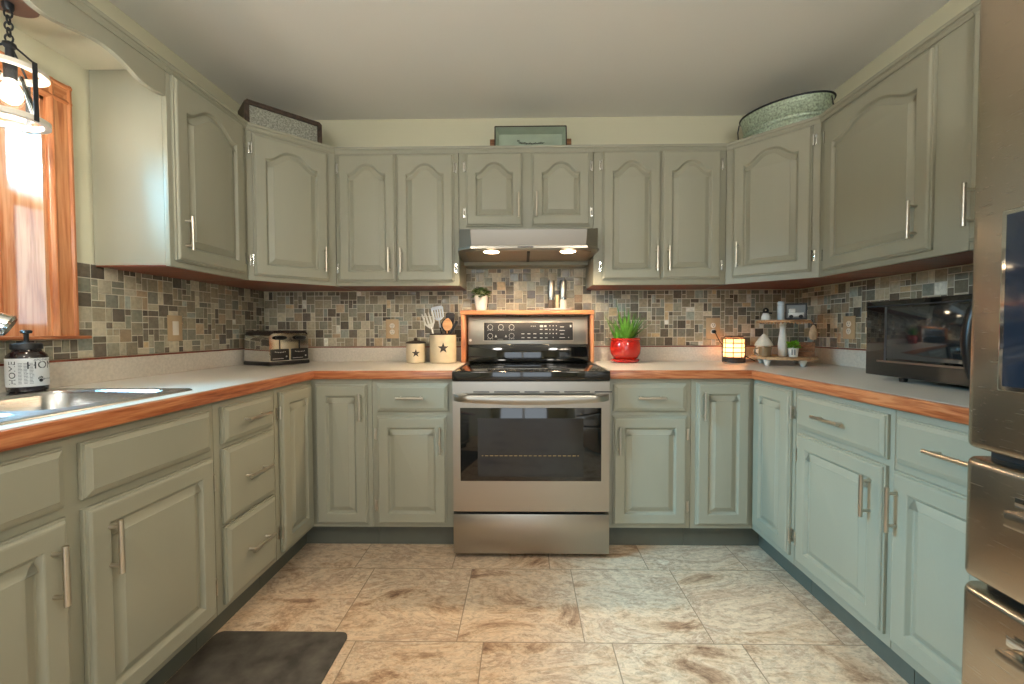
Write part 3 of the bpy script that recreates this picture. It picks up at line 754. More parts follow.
mb.tube([B_-ax*.05, B_+ax*.1, B_+ax*.35, B_+ax*.8, C_, C_+ax*.06], [.012, .019, .021, .028, .031, .026], 20); hdp = mb.build('spray_head', 'chrome', fc)
mb = MB(); up = V((0, 0, 1)); mb.tube([B_+ax*.25+up*.020, B_+ax*.45+up*.026, B_+ax*.8+up*.028], [.006, .009, .005], 10); mb.build('spray_button', 'black', hdp)
mb = MB(); mb.tube([V((-1.595, .93, fz+.11)), V((-1.60, .90, fz+.15)), V((-1.61, .84, fz+.17))], [.010, .009, .007], 12); mb.build('lever', 'chrome', fc)

# dark apothecary soap jar
jc = V((-1.592, 1.316, CT+.007))
js = thing('soap_dispenser', 'dark glass soap jar with a HOME label and black pump, on the sink edge', 'soap dispenser', jc)
MB().lathe([(0.0387, 0), (0.0449, .003), (0.0464, .010), (0.0464, .108), (0.0449, .116), (0.0387, .124), (0.0333, .128), (0.0325, .134)], jc, 40).build('jar', 'amber', js)
MB().lathe([(0.0468, .018), (0.0471, .019), (0.0471, .106), (0.0468, .107)], jc, 48).build('paper_label', 'label', js)
MB().lathe([(0.0340, .1345), (0.0356, .136), (0.0356, .150), (0.0333, .154), (0.0093, .156), (0.0077, .160)], jc, 36).build('pump_collar', 'satin', js)
mb = MB(); mb.lathe([(.006, .160), (.006, .185), (.013, .186), (.014, .193), (.010, .196)], jc, 16)
mb.tube([jc+V((0, 0, .190)), jc+V((.022, -.022, .190)), jc+V((.027, -.027, .186))], .004, 8); mb.build('pump', 'satin', js)
tx = MB(); base_ang = math.atan2(-jc.y, -jc.x)           # side that faces into the room
def wrap(vs, fs, ang0, z0, rot=0.):
    out = []
    for p in vs:
        x, y = (p.x*cos(rot)-p.y*sin(rot), p.x*sin(rot)+p.y*cos(rot))
        a_ = ang0+x/.0473; out.append(jc+V((.0473*cos(a_), .0473*sin(a_), z0+y)))
    tx.add(out, fs)
for s_t, sz, x, z, rot in (('HOME', .033, .044, .084, 0), ('APOTHECARY', .0095, .044, .101, 0), ('HOME', .026, -.034, .062, pi/2), ('hand soap', .007, .052, .040, 0)):
    vs, fs = text_geo(s_t, sz); wrap(vs, fs, base_ang+x/.0473, z, rot)
for k in range(15):                                     # fine print lines
    for c_ in range(3):
        w_ = .007+rnd.random()*.003; x = -.020+c_*.012; z = .028+k*.0045
        tx.add([jc+V((.0473*cos(base_ang+(x+q)/.0473), .0473*sin(base_ang+(x+q)/.0473), z+h)) for q, h in ((0, 0), (w_, 0), (w_, .0012), (0, .0012))], [[0, 1, 2, 3]])
hx = .030                                               # hand print: palm and five fingers
def blob(x, z, rx, rz, n=12): tx.add([jc+V((.0474*cos(base_ang+(x+rx*cos(2*pi*k/n))/.0474), .0474*sin(base_ang+(x+rx*cos(2*pi*k/n))/.0474), z+rz*sin(2*pi*k/n))) for k in range(n)], [list(range(n))])
blob(hx, .036, .0055, .0055)
for dx_, dz_ in ((-.006, .006), (-.003, .0095), (.0005, .0105), (.004, .009), (.0075, .003)): blob(hx+dx_, .036+dz_, .0014, .0034)
tx.build('label_printing', 'ink', js, recalc=False)

# ------------------------------------------------------------------ pendant lantern over the sink
pc = V((-1.525, 1.245, 0))
pn = thing('pendant_lantern', 'glass pendant lantern with pale rings and dark iron straps over the sink', 'pendant', pc+V((0, 0, 1.70)))
MB().lathe([(.060, 2.084), (.063, 2.087), (.063, 2.107), (.060, 2.111)], pc, 48).build('ceiling_canopy', mat('bronze_canopy', srgb(120, 100, 92), .4, .5), pn)
mb = MB(); mb.lathe([(.009, 2.062), (.013, 2.070), (.013, 2.0838)], pc, 16)
for k in range(5):
    z = 2.054-.018*k; a_ = (pi/2 if k % 2 else 0)+.5
    T_ = (lambda a_: lambda p: V((p.x*cos(a_), p.x*sin(a_), p.y*1.45)))(a_)
    mb.ring(pc+V((0, 0, z)), .0085, .0024, 18, 8, T=T_)
mb.build('chain', 'iron', pn)
mb = MB(); mb.lathe([(.005, 1.974), (.014, 1.968), (.016, 1.960), (.009, 1.952), (.010, 1.918), (.017, 1.912), (.017, 1.908)], pc, 20)
for k in range(3):
    a_ = radians(-4+120*k); e = V((cos(a_), sin(a_), 0)); mb.tube([pc+e*.010+V((0, 0, 1.962)), pc+e*.04+V((0, 0, 1.938)), pc+e*.079+V((0, 0, 1.905))], .003, 8)
mb.build('hub', 'iron', pn)
M['ringpaint'] = mat('whitewashed_ring', srgb(222, 216, 202), .5, noise=.08, nscale=40)
def flat_ring(z, ro, ri, h):
    mb = MB(); mb.lathe([(ri, z), (ro-.002, z), (ro, z+.002), (ro, z+h-.002), (ro-.002, z+h), (ri, z+h), (ri, z+.0001)], pc, 56); return mb
def ring_solid(z, ro, ri, h):
    mb = MB(); n = 56; ls = []
    for r_, zz in ((ri, z), (ro, z), (ro, z+h), (ri, z+h), (ri, z)): ls.append([pc+V((r_*cos(2*pi*k/n), r_*sin(2*pi*k/n), zz)) for k in range(n)])
    mb.loops(ls, False, False); return mb
ring_solid(1.884, .080, .060, .013).build('ring', 'ringpaint', pn); ring_solid(1.738, .080, .064, .015).build('ring', 'ringpaint', pn)
for k in range(3):
    a_ = radians(-4+120*k); T_ = (lambda a_: lambda p: pc+V((p.x*cos(a_)-p.y*sin(a_), p.x*sin(a_)+p.y*cos(a_), p.z)))(a_)
    MB().box(.0803, .0828, -.006, .006, 1.736, 1.908, T=T_).build('strap', 'iron', pn)
MB().lathe([(.014, 1.862), (.015, 1.906), (.012, 1.9075)], pc, 16).build('socket', 'iron', pn)
mb = MB(); n = 40
mb.loops([[pc+V((r_*cos(2*pi*k/n), r_*sin(2*pi*k/n), z)) for k in range(n)] for r_, z in ((.022, 1.885), (.028, 1.870), (.044, 1.810), (.053, 1.760))], False, False)
mb.build('glass_shade', 'glass', pn)
MB().lathe([(.004, 1.790), (.018, 1.798), (.025, 1.814), (.022, 1.836), (.012, 1.858), (.010, 1.862)], pc, 20).build('bulb', 'bulbglow', pn)

# ------------------------------------------------------------------ outlets and switch
def outlet(label, B, u, z, kind, h=.122, w_=.082):
    r = thing('wall_switch' if kind == 'switch' else 'power_outlet', label, 'switch' if kind == 'switch' else 'outlet', B(u, z, .008))
    mb = MB(); bbox(mb, B, u-w_/2, u+w_/2, z-h/2, z+h/2, .0068, .0125, .0025); mb.build('cover_plate', 'plate', r)
    if kind == 'switch':
        mb = MB(); bbox(mb, B, u-.017, u+.017, z-.033, z+.033, .0126, .0150, .001); mb.build('rocker', 'almond', r)
        return r
    for s in (-1, 1):
        mb = MB(); T_ = lambda p: B(u+p.x, z+s*.0195+p.y, .0126+p.z)
        mb.lathe([(.0165, 0), (.0165, .0016), (.0155, .002)], n=24, T=T_); f_ = mb.build('socket_face', 'almond', r)
        mb = MB()
        for q in (-.006, .006): bbox(mb, B, u+q-.0012, u+q+.0012, z+s*.0195-.001, z+s*.0195+.008, .0147, .0150)
        bbox(mb, B, u-.0022, u+.0022, z+s*.0195-.010, z+s*.0195-.006, .0147, .0150); mb.build('socket_slot', 'black', f_)
    return r
outlet('rocker light switch on the window-side tile wall', WL, 1.972, 1.126, 'switch')
outlet('outlet on the back tiles above the small crock', WB, -.840, 1.122, 'outlet')
outlet('outlet behind the lit lantern with a plug in it', WB, 1.196, 1.118, 'outlet', .136, .088)
outlet('outlet on the right tile wall beside the microwave', WR, -2.254, 1.120, 'outlet')

# ------------------------------------------------------------------ toaster
tw, td = .246, .225
ux = V((.42, .907, 0)).normalized()
tr_ = math.atan2(ux.y, ux.x)
fl = V((-1.418, 2.312, CT)); nrm = V((-ux.y, ux.x, 0))
tc_ = fl+ux*(tw/2)+nrm*(td/2)
ts = thing('toaster', 'chrome four-slice toaster with two black levers in the left corner', 'toaster', tc_, tr_)
hx_, hy_ = tw/2, td/2
MB().box(-hx_-.006, hx_+.006, -hy_-.006, hy_+.006, .0008, .024, .007).build('base', 'black', ts, world=False)
def tsec(y): return y
mb = MB(); prof = [(-hx_, .0245), (-hx_, .148), (-hx_+.006, .172), (-hx_+.022, .184), (hx_-.022, .184), (hx_-.006, .172), (hx_, .148), (hx_, .0245)]
mb.loops([[V((x, -hy_, z)) for x, z in prof], [V((x, hy_, z)) for x, z in prof]])
bd = mb.build('chrome_shell', 'chrome', ts, world=False, angle=40)
mb = MB(); pt = [(-hx_+.004, .1585), (-hx_+.02, .1705), (-hx_+.035, .182), (hx_-.035, .182), (hx_-.02, .1705), (hx_-.004, .1585), (hx_-.02, .170), (-hx_+.02, .170)]
mb.loops([[V((x, y, z)) for x, z in [(-hx_+.004, .1745), (-hx_+.012, .190), (-hx_+.03, .199), (hx_-.03, .199), (hx_-.012, .190), (hx_-.004, .1745), (hx_-.024, .1843), (-hx_+.024, .1843)]] for y in (-hy_-.003, hy_+.003)])
tp = mb.build('top_cover', mat('brown_black_top', srgb(44, 36, 36), .25), ts, world=False)
mb = MB()
for x in (-.078, -.036, .036, .078): mb.box(x-.011, x+.011, -hy_+.03, hy_-.03, .1991, .1996)
mb.build('bread_slot', 'black', tp, world=False)
for x in (-.062, .062):
    lv = MB().ball((x, -hy_-.016, .158), .03, 16, 8, sc=(1.15, .6, .42)).build('lever', 'black', ts, world=False)
    MB().box(x-.003, x+.003, -hy_-.0018, -hy_-.0004, .07, .156).build('lever_slot', 'black', ts, world=False)
    cp = MB().box(x-.054, x+.054, -hy_-.0035, -hy_-.0004, .028, .094, .004).build('control_panel', 'black', ts, world=False)
    mb = MB()
    for k in range(7): mb.lathe([(.0028, 0), (.0028, .0008)], (x-.030+.010*k, -hy_-.0040, .078-.0022*k+.00035*k*k), 10, T=lambda p: V((p.x, -p.z, p.y)))
    mb.box(x-.046, x+.020, -hy_-.0042, -hy_-.0036, .038, .041); mb.lathe([(.005, 0), (.005, .001)], (x+.038, -hy_-.0040, .050), 12, T=lambda p: V((p.x, -p.z, p.y)))
    mb.build('panel_printing', 'mark', cp, world=False)
mb = MB(); mb.tube([(hx_+.004, .02, .012), (hx_+.018, .0, .006), (hx_+.028, -.03, .0045), (hx_+.020, -.05, .0045)], .0035, 8); mb.build('power_cord', 'black', ts, world=False)

# ------------------------------------------------------------------ crocks and utensils
def star_poly(r_, n=5):
    return [(r_*(1 if k % 2 == 0 else .40)*sin(pi*k/n), r_*(1 if k % 2 == 0 else .40)*cos(pi*k/n)) for k in range(2*n)]
def star_on(c, rad, z, size, part):
    mb = MB(); a0 = math.atan2(-c.y, -c.x)
    pts = star_poly(size); cen = [(0, 0, .004)]
    vs = []
    for x, y in pts: a_ = a0+x/rad; vs.append(V((c.x+(rad+.0006)*cos(a_), c.y+(rad+.0006)*sin(a_), z+y)))
    vs.append(V((c.x+(rad+.004)*cos(a0), c.y+(rad+.004)*sin(a0), z)))
    mb.add(vs, [[k, (k+1) % 10, 10] for k in range(10)]); mb.build('star_emblem', 'star', part, recalc=False, angle=10)
c1 = V((-.664, 2.565, CT+.0006))
k1 = thing('lidded_crock', 'small cream crock with a dark lid and star', 'canister', c1)
body1 = MB().lathe([(.054, 0), (.057, .004), (.058, .05), (.0575, .112), (.055, .118)], c1, 40).build('body', 'cream', k1)
MB().lathe([(.058, .1185), (.062, .120), (.062, .124), (.045, .130), (.014, .135), (.010, .138), (.012, .146), (.008, .152), (.002, .153)], c1, 40).build('lid', 'lid', k1)
star_on(c1, .058, CT+.060, .026, body1)
c2 = V((-.494, 2.560, CT+.0006))
k2 = thing('utensil_crock', 'large cream crock with a star, holding kitchen utensils', 'canister', c2)
body2 = MB().lathe([(.076, 0), (.080, .005), (.0805, .08), (.080, .170), (.078, .176), (.072, .176), (.071, .17), (.071, .012), (.0, .010)], c2, 44).build('body', 'cream', k2)
ring = MB(); n = 44
ring.loops([[c2+V((r_*cos(2*pi*k/n), r_*sin(2*pi*k/n), z)) for k in range(n)] for r_, z in ((.0812, .170), (.0815, .178), (.0715, .1785), (.0712, .172))], False, False); ring.build('rim_band', 'lid', k2)
star_on(c2, .0805, CT+.092, .034, body2)
def utensil(name, label, base, tip, hm, head, hmat, group='utensils in the crock'):
    base, tip = V(base), V(tip)
    r = thing(name, label, 'utensil', base)
    d_ = (tip-base).normalized(); side = V((1, 0, 0)); side = (side-d_*side.dot(d_)).normalized(); nn = d_.cross(side)
    mb = MB(); mb.tube([base, base.lerp(tip, .6)], [.005, .0045], 8); mb.build('handle', hm, r)
    mb = MB(); head(mb, base.lerp(tip, .6), tip, side, nn); mb.build('head', hmat, r); return r
def sheet(mb, rows, th_, side, nn):
    """flat paddle lofted from (centre, half width) rows"""
    ls = [[c-side*w_-nn*th_, c+side*w_-nn*th_, c+side*w_+nn*th_, c-side*w_+nn*th_] for c, w_ in rows]; mb.loops(ls)
def h_slotted(mb, a_, t_, s, n_):
    ax = t_-a_
    mb.tube([a_, a_+ax*.36], .0045, 8)
    sheet(mb, [(a_+ax*.34, .012), (a_+ax*.46, .030)], .002, s, n_)
    for q in (-.0295, -.0145, 0, .0145, .0295): sheet(mb, [(a_+ax*.455+s*q, .0046), (a_+ax*.86+s*q*1.12, .0046)], .002, s, n_)
    sheet(mb, [(a_+ax*.855, .0385), (a_+ax*.95, .037), (a_+ax, .028)], .002, s, n_)
def h_fork(mb, a_, t_, s, n_):
    ax = t_-a_; mb.tube([a_, a_+ax*.25], .0045, 8); sheet(mb, [(a_+ax*.2, .010), (a_+ax*.42, .030)], .002, s, n_)
    for q in (-.027, -.009, .009, .027): sheet(mb, [(a_+ax*.42+s*q, .005), (a_+ax+s*q*1.15, .0035)], .002, s, n_)
def h_spoon(mb, a_, t_, s, n_, w_=.026):
    ax = t_-a_; mb.tube([a_, a_+ax*.3], .005, 8)
    rows = [(a_+ax*(.25+.75*k/12), max(.004, w_*math.sin(pi*min(1, (k+.8)/12.8))**.7)) for k in range(13)]; sheet(mb, rows, .003, s, n_)
def h_turner(mb, a_, t_, s, n_):
    ax = t_-a_; mb.tube([a_, a_+ax*.35], .0045, 8); sheet(mb, [(a_+ax*.3, .008), (a_+ax*.5, .026), (a_+ax*.9, .029), (a_+ax, .018)], .0018, s, n_)
def h_whisk(mb, a_, t_, s, n_):
    ax = t_-a_
    for k in range(5):
        q = pi*k/5; e = s*cos(q)+n_*sin(q)
        mb.tube([a_+ax*u_+e*.022*math.sin(pi*u_)**.8*sg for sg, rng in ((1, [i/10 for i in range(11)]), (-1, [1-i/10 for i in range(11)])) for u_ in rng], .0013, 6)
zc_ = CT+.016
utensil('serving_fork', 'long-tined metal fork leaning left in the utensil crock', (-.500, 2.528, zc_), (-.588, 2.536, 1.218), 'nickel', h_fork, 'nickel')
utensil('slotted_turner', 'pale blue-white slotted turner in the utensil crock', (-.485, 2.600, zc_), (-.545, 2.622, 1.262), 'black', h_slotted, 'whiteplastic')
utensil('serving_spoon', 'black nylon spoon in the utensil crock', (-.468, 2.580, zc_), (-.488, 2.584, 1.182), 'black', h_spoon, 'satin')
utensil('nylon_turner', 'black nylon turner at the back of the utensil crock', (-.490, 2.605, zc_), (-.455, 2.608, 1.222), 'black', h_turner, 'satin')
utensil('wooden_spoon', 'pale wooden spoon at the front of the utensil crock', (-.478, 2.530, zc_), (-.459, 2.535, 1.186), 'lightwood', lambda *a: h_spoon(*a, w_=.030), 'lightwood')
utensil('serving_spatula', 'thin dark-handled spatula leaning right in the utensil crock', (-.535, 2.556, zc_), (-.408, 2.558, 1.168), 'lightwood', lambda mb, a_, t_, s, n_: sheet(mb, [(a_, .006), (t_, .008)], .003, s, n_), 'satin')

# ------------------------------------------------------------------ things on the oak ledge
LZ = 1.2336
hpc = V((-.264, 2.610, LZ))
hp = thing('potted_plant', 'small variegated plant in a white pot on the oak ledge', 'plant', hpc)
pot = MB().lathe([(.030, 0), (.033, .003), (.0445, .086), (.047, .092), (.044, .092), (.041, .084), (.0, .082)], hpc, 32).build('pot', 'white', hp)
def on_cyl(mb, c, r0, z, shape):
    a0 = math.atan2(-c.y, -c.x)
    for pts in shape: mb.add([V((c.x+r0*cos(a0+x/r0), c.y+r0*sin(a0+x/r0), z+y)) for x, y in pts], [list(range(len(pts)))])
mb = MB(); sh = []
for k in range(7): x = -.012+k*.004; sh += [[(x, -.0015), (x+.0028, -.0015), (x+.0028, .0012+.0018*(k % 3 == 0)), (x, .0012+.0018*(k % 3 == 0))]]
on_cyl(mb, hpc, .0422, .060, sh); mb.build('pot_lettering', 'ink', pot, recalc=False)
def leafy(c, n, rad, h, size, seed, flat=.7, up_=.5):
    r = random.Random(seed); mb = MB()
    for k in range(n):
        a_ = r.uniform(0, 2*pi); q = rad*math.sqrt(r.random()); z = h*r.uniform(0, 1)*(1-.4*q/rad)
        p = c+V((q*cos(a_), q*sin(a_), z)); d_ = V((cos(a_)*flat, sin(a_)*flat, r.uniform(-.2, up_))).normalized()
        s = d_.cross(V((r.uniform(-.4, .4), r.uniform(-.4, .4), 1))).normalized(); ln = size*r.uniform(.7, 1.25); wd = ln*.36; up2 = s.cross(d_)
        mb.add([p, p+d_*ln*.3+s*wd+up2*.002, p+d_*ln*.7+s*wd*.8, p+d_*ln-up2*ln*.12, p+d_*ln*.7-s*wd*.8, p+d_*ln*.3-s*wd+up2*.002], [[0, 1, 5], [1, 2, 4, 5], [2, 3, 4]])
    return mb
fo = leafy(hpc+V((0, -.012, .086)), 130, .040, .062, .030, 5)
for i in range(len(fo.mi)):
    pass
fo.mi = [(1 if (i//3) % 3 == 0 else 0) for i in range(len(fo.f))]
fo.build('foliage', ['leaf2', mat('cream_leaf', srgb(196, 204, 160), .5)], hp, recalc=False)
trc = V((.215, 2.612, LZ))
ty = thing('spice_tray', 'narrow white dish holding two grinders on the oak ledge', 'tray', trc)
MB().lathe([(.070, 0), (.085, .003), (.094, .010), (.092, .011), (.08, .006), (.0, .005)], trc, 40, sy=.48).build('dish', 'white', ty)
def grinder(label, x, glassm, topm):
    c = V((x, 2.612, LZ+.0056)); r = thing('spice_grinder', label, 'grinder', c)
    MB().lathe([(.019, 0), (.0205, .003), (.0205, .058), (.019, .060)], c, 24).build('clear_chamber', glassm, r)
    MB().lathe([(.0215, .0605), (.0215, .072), (.0205, .073)], c, 24).build('collar', 'chrome', r)
    MB().lathe([(.0212, .0735), (.0212, .172), (.0195, .178), (.001, .179)], c, 24).build('steel_top', topm, r)
    return r
grinder('steel grinder with dark pepper, left of the pair', .172, mat('peppercorns', srgb(96, 84, 72), .3, noise=.5, nscale=160), 'steel')
grinder('steel grinder with white salt, right of the pair', .246, mat('salt', srgb(232, 226, 216), .3), 'steel')
MB_ = MB().lathe([(.010, 0), (.011, .002), (.011, .086), (.009, .09)], (.209, 2.622, LZ+.0056), 16).build('candle_stick', mat('ivory_wax', srgb(236, 214, 172), .5))
tag(MB_, 'slim ivory candle standing between the two grinders', 'candle')

# ------------------------------------------------------------------ red pot with aloe
pcn = V((.617, 2.555, CT+.0006))
rp = thing('potted_aloe', 'spiky green aloe in a glossy red pot right of the range', 'plant', pcn)
MB().lathe([(.068, 0), (.078, .003), (.085, .012), (.086, .018), (.080, .022), (.0, .021)], pcn, 44).build('saucer', 'red', rp)
MB().lathe([(.064, .0225), (.076, .030), (.089, .055), (.0935, .085), (.090, .115), (.086, .130), (.0895, .133), (.0905, .143), (.088, .147), (.083, .146), (.080, .134), (.0, .130)], pcn, 48).build('pot', 'red', rp)
MB().lathe([(.0795, .1305), (.06, .137), (.03, .139), (.001, .140)], pcn, 30).build('soil', 'soil', rp)
mb = MB(); r = random.Random(3)
def blade(mb, p, d_, ln, wd, curl):
    up2 = V((0, 0, 1)); s = d_.cross(up2).normalized(); ls = []
    for k in range(9):
        t_ = k/8; c = p+d_*ln*t_+V((d_.x, d_.y, 0))*curl*ln*t_*t_-up2*curl*ln*.5*t_*t_; w_ = wd*(1-t_)**.75*(.75+.5*math.sin(pi*min(1, t_*1.6)))+.0005; n_ = s.cross(d_)
        ls.append([c-s*w_, c-n_*w_*.45, c+s*w_, c+n_*w_*.12])
    mb.loops(ls)
cA = pcn+V((.012, 0, .136))
for k in range(38):
    a_ = k*2.4; tilt = .08+.72*(k/38); d_ = V((sin(tilt)*cos(a_), sin(tilt)*sin(a_)*.6-.05, cos(tilt))).normalized()
    blade(mb, cA+V((cos(a_), sin(a_), 0))*.018, d_, r.uniform(.13, .185), .0135, r.uniform(.02, .22))
blade(mb, cA+V((-.012, -.01, .0)), V((-.26, -.05, 1)).normalized(), .235, .018, .02); blade(mb, cA+V((-.004, -.012, 0)), V((-.10, -.02, 1)).normalized(), .215, .016, .03)
blade(mb, cA, V((.06, .1, 1)).normalized(), .19, .015, .02); blade(mb, cA+V((.02, -.01, 0)), V((.80, -.05, .8)).normalized(), .17, .011, .10)
for k, (dx_, q) in enumerate(((-.45, .165), (-.15, .11), (.25, .09), (-.68, .10), (-.25, .14), (-.02, .10))): blade(mb, pcn+V((-.060+.006*k, -.016, .136)), V((dx_, -.1, 1)).normalized(), q, .0115, .05)
mb.build('aloe_leaves', 'leaf', rp, angle=60)

# ------------------------------------------------------------------ lit lantern
lc = V((1.272, 2.555, CT+.0006))
lt = thing('table_lantern', 'small glowing wire-caged lantern on the right worktop', 'lamp', lc)
MB().lathe([(.062, 0), (.064, .003), (.064, .024), (.060, .027)], lc, 36).build('wooden_base', 'darkwood', lt)
MB().lathe([(.056, .0275), (.056, .142), (.048, .147)], lc, 36).build('glowing_shade', 'lantern', lt)
cg = MB()
for z in (.030, .060, .088, .116, .143): cg.ring(lc+V((0, 0, z)), .0625, .0030 if z < .14 else .0036, 36, 8)
for k in range(8): a_ = 2*pi*k/8+.28; e = V((cos(a_), sin(a_), 0))*.0625; cg.rod(lc+e+V((0, 0, .026)), lc+e+V((0, 0, .144)), .0024, 8)
cg.build('wire_cage', 'lid', lt)
MB().lathe([(.050, .1475), (.052, .150), (.052, .157), (.049, .159), (.044, .159), (.043, .150), (.0, .149)], lc, 36).build('top_rim', 'darkwood', lt)
mb = MB(); pu = V((1.196, YB-.015, 1.118-.0195))
mb.lathe([(.011, 0), (.011, .018), (.006, .022)], pu+V((0, 0, 0)), 14, T=lambda p: V((p.x, -p.z, p.y))); plug = mb.build('plug', 'black', lt)
mb = MB(); mb.tube([pu+V((.002, -.020, -.004)), pu+V((.012, -.025, -.030)), pu+V((.030, -.028, -.066)), pu+V((.055, -.03, -.095)), V((1.262, 2.635, 1.0)), V((1.275, 2.630, .93)), lc+V((.01, .06, .012))], .0026, 8); mb.build('power_cord', 'lid', lt)
mb = MB(); mb.tube([lc+V((.058, .025, .04)), lc+V((.085, .02, .032)), lc+V((.112, .01, .016)), lc+V((.130, 0, .0045))], .0026, 8); mb.build('cord_switch_lead', 'lid', lt)

# ------------------------------------------------------------------ tiered tray with its ornaments
TX, TY = 1.452, 2.372
tt = thing('tiered_tray', 'two-tier wooden tray on a white turned post in the right corner', 'tray', (TX, TY, CT))
tcn = V((TX, TY, CT))
M['tray'] = wood('tray_wood', srgb(136, 98, 66), srgb(176, 136, 96), srgb(206, 168, 126), 'x', .55, coat=0)
MB().lathe([(.160, .034), (.166, .036), (.167, .046), (.163, .049), (.158, .048), (.0, .0478)], tcn, 56).build('lower_tray', 'tray', tt)
MB().lathe([(.125, .236), (.131, .238), (.132, .246), (.128, .249), (.0, .2485)], tcn, 48).build('upper_tray', 'tray', tt)
MB().lathe([(.018, .048), (.022, .055), (.020, .070), (.023, .090), (.0235, .115), (.019, .155), (.015, .185), (.014, .205), (.017, .215), (.015, .221), (.019, .230), (.019, .2355)], tcn, 28).build('post', 'whitepaint', tt)
for a_ in (205, 285, 25, 115):
    e = V((cos(radians(a_)), sin(radians(a_)), 0))*.128
    MB().lathe([(.008, .0005), (.011, .004), (.019, .028), (.020, .0338)], tcn+e, 18).build('foot', 'whitepaint', tt)
mb = MB()
for k in range(22): a_ = radians(195+k*7.2); mb.ball(tcn+V((cos(a_), sin(a_), 0))*.136+V((0, 0, .2365-.006*abs(math.sin(k*.43)))), .0052, 10, 6)
mb.build('bead_trim', mat('amber_bead', srgb(188, 146, 104), .4), tt)
cam_d = V((-TX, -TY, 0)).normalized(); rgt = V((-cam_d.y, cam_d.x, 0))*1.0   # to the viewer's right
rgt = V((cam_d.y*-1, cam_d.x, 0))
if rgt.x < 0: rgt = -rgt
lo_z, hi_z = CT+.0484, CT+.2492
def tp_(side_, front_, z): return V((TX, TY, z))+rgt*side_+cam_d*front_
# gnome
gp = tp_(-.090, .02, lo_z)
gn = thing('felt_gnome', 'white cone-hatted felt gnome on the lower tray', 'ornament', gp)
MB().lathe([(.034, 0), (.040, .006), (.038, .05), (.034, .056)], gp, 24).build('body', 'linen', gn)
MB().lathe([(.046, .0565), (.047, .060), (.040, .075), (.024, .100), (.010, .118), (.001, .126)], gp, 24).build('hat', 'linen', gn)
MB().ball(gp+cam_d*.041+V((0, 0, .05)), .008, 12, 8).build('nose', mat('felt_nose', srgb(216, 170, 140), .8), gn)
mp_ = tp_(-.082, .092, lo_z)
mg = thing('glass_mug', 'smoky brown glass mug in front of the gnome', 'mug', mp_)
MB().lathe([(.028, 0), (.031, .002), (.033, .05), (.0335, .053), (.030, .053), (.028, .006), (.0, .005)], mp_, 28).build('cup', 'brownglass', mg)
mb = MB(); mb.tube([mp_-rgt*.032+V((0, 0, .046)), mp_-rgt*.050+V((0, 0, .042)), mp_-rgt*.052+V((0, 0, .022)), mp_-rgt*.033+V((0, 0, .010))], .0042, 8); mb.build('handle', 'brownglass', mg)
# small plant in tin
pp = tp_(.050, .072, lo_z)
sp_ = thing('potted_herb', 'lime green faux herb in a small white tin pot on the lower tray', 'plant', pp)
MB().lathe([(.018, 0), (.020, .002), (.025, .046), (.0265, .048), (.024, .048), (.0, .044)], pp, 24).build('tin_pot', 'whitepaint', sp_)
mb = MB(); mb.box(-.003, .003, -.001, .001, 0, .03, T=lambda p: pp+cam_d*.0245+rgt*(p.x-.006)+V((0, 0, p.z+.012))); mb.box(-.003, .003, -.001, .001, 0, .03, T=lambda p: pp+cam_d*.0245+rgt*(p.x+.006)+V((0, 0, p.z+.012))); mb.build('painted_stripe', 'grey', sp_)
leafy(pp+V((0, 0, .046)), 90, .020, .045, .020, 9, up_=.9).build('foliage', 'leaf3', sp_, recalc=False)
bp_ = tp_(-.038, .105, lo_z)
# wicker crate
cp_ = tp_(.103, -.030, lo_z)
ck_ = thing('wooden_crate', 'small brown wooden crate at the right of the lower tray', 'crate', cp_)
def ori(p): return cp_+rgt*p.x+cam_d*(-p.y)+V((0, 0, p.z))
mb = MB()
for k in range(3):
    z0 = .004+k*.026
    for y in (-.036, .032): mb.box(-.046, .046, y, y+.004, z0, z0+.022, T=ori)
    for x in (-.046, .042): mb.box(x, x+.004, -.032, .032, z0, z0+.022, T=ori)
mb.box(-.044, .044, -.032, .032, .0005, .004, T=ori); mb.build('slats', 'brownwood', ck_)
mb = MB()
for x in (-.043, .037):
    for y in (-.0385, .0362): mb.box(x, x+.007, y, y+.0022, .0005, .082, T=ori)
mb.build('corner_post', 'brownwood', ck_)
# upper tier
bt = tp_(-.082, .03, hi_z)
bo = thing('penguin_figurine', 'little white-bodied figurine with a black head on the upper tray', 'figurine', bt)
MB().lathe([(.020, 0), (.023, .004), (.022, .02), (.016, .036), (.012, .042)], bt, 20).build('body', 'white', bo)
MB().ball(bt+V((0, 0, .054)), .016, 16, 10).build('head', 'satin', bo)
mb = MB(); mb.lathe([(.022, .040), (.024, .042), (.012, .046)], bt, 18); mb.tube([bt+rgt*.010+V((0, 0, .043)), bt+rgt*.030+V((0, 0, .038))], .004, 8); mb.build('scarf', 'satin', bo)
MB().ball(bt+cam_d*.015+V((0, 0, .056)), .004, 8, 6).build('beak', 'cream', bo)
cy = tp_(-.010, .035, hi_z)
tag(MB().lathe([(.0150, 0), (.0165, .003), (.0165, .078), (.014, .083), (.0165, .086), (.017, .098), (.012, .104), (.001, .105)], cy, 24).build('milk_bottle', mat('pale_blue_china', srgb(196, 206, 212), .3)), 'tall pale blue-white bottle on the upper tray beside the truck sign', 'bottle')
tk = tp_(.060, .02, hi_z)
ts_ = thing('framed_ornament', 'dark framed miniature truck ornament on the upper tray', 'ornament', tk)
def oK(p): return tk+rgt*p.x+cam_d*(-p.y)+V((0, 0, p.z))
mb = MB()
for b in ((-.050, .050, -.010, .010, .0005, .010), (-.050, .050, -.010, .010, .082, .090), (-.050, -.043, -.010, .010, .010, .082), (.043, .050, -.010, .010, .010, .082)): mb.box(*b, T=oK)
mb.build('frame', 'iron', ts_)
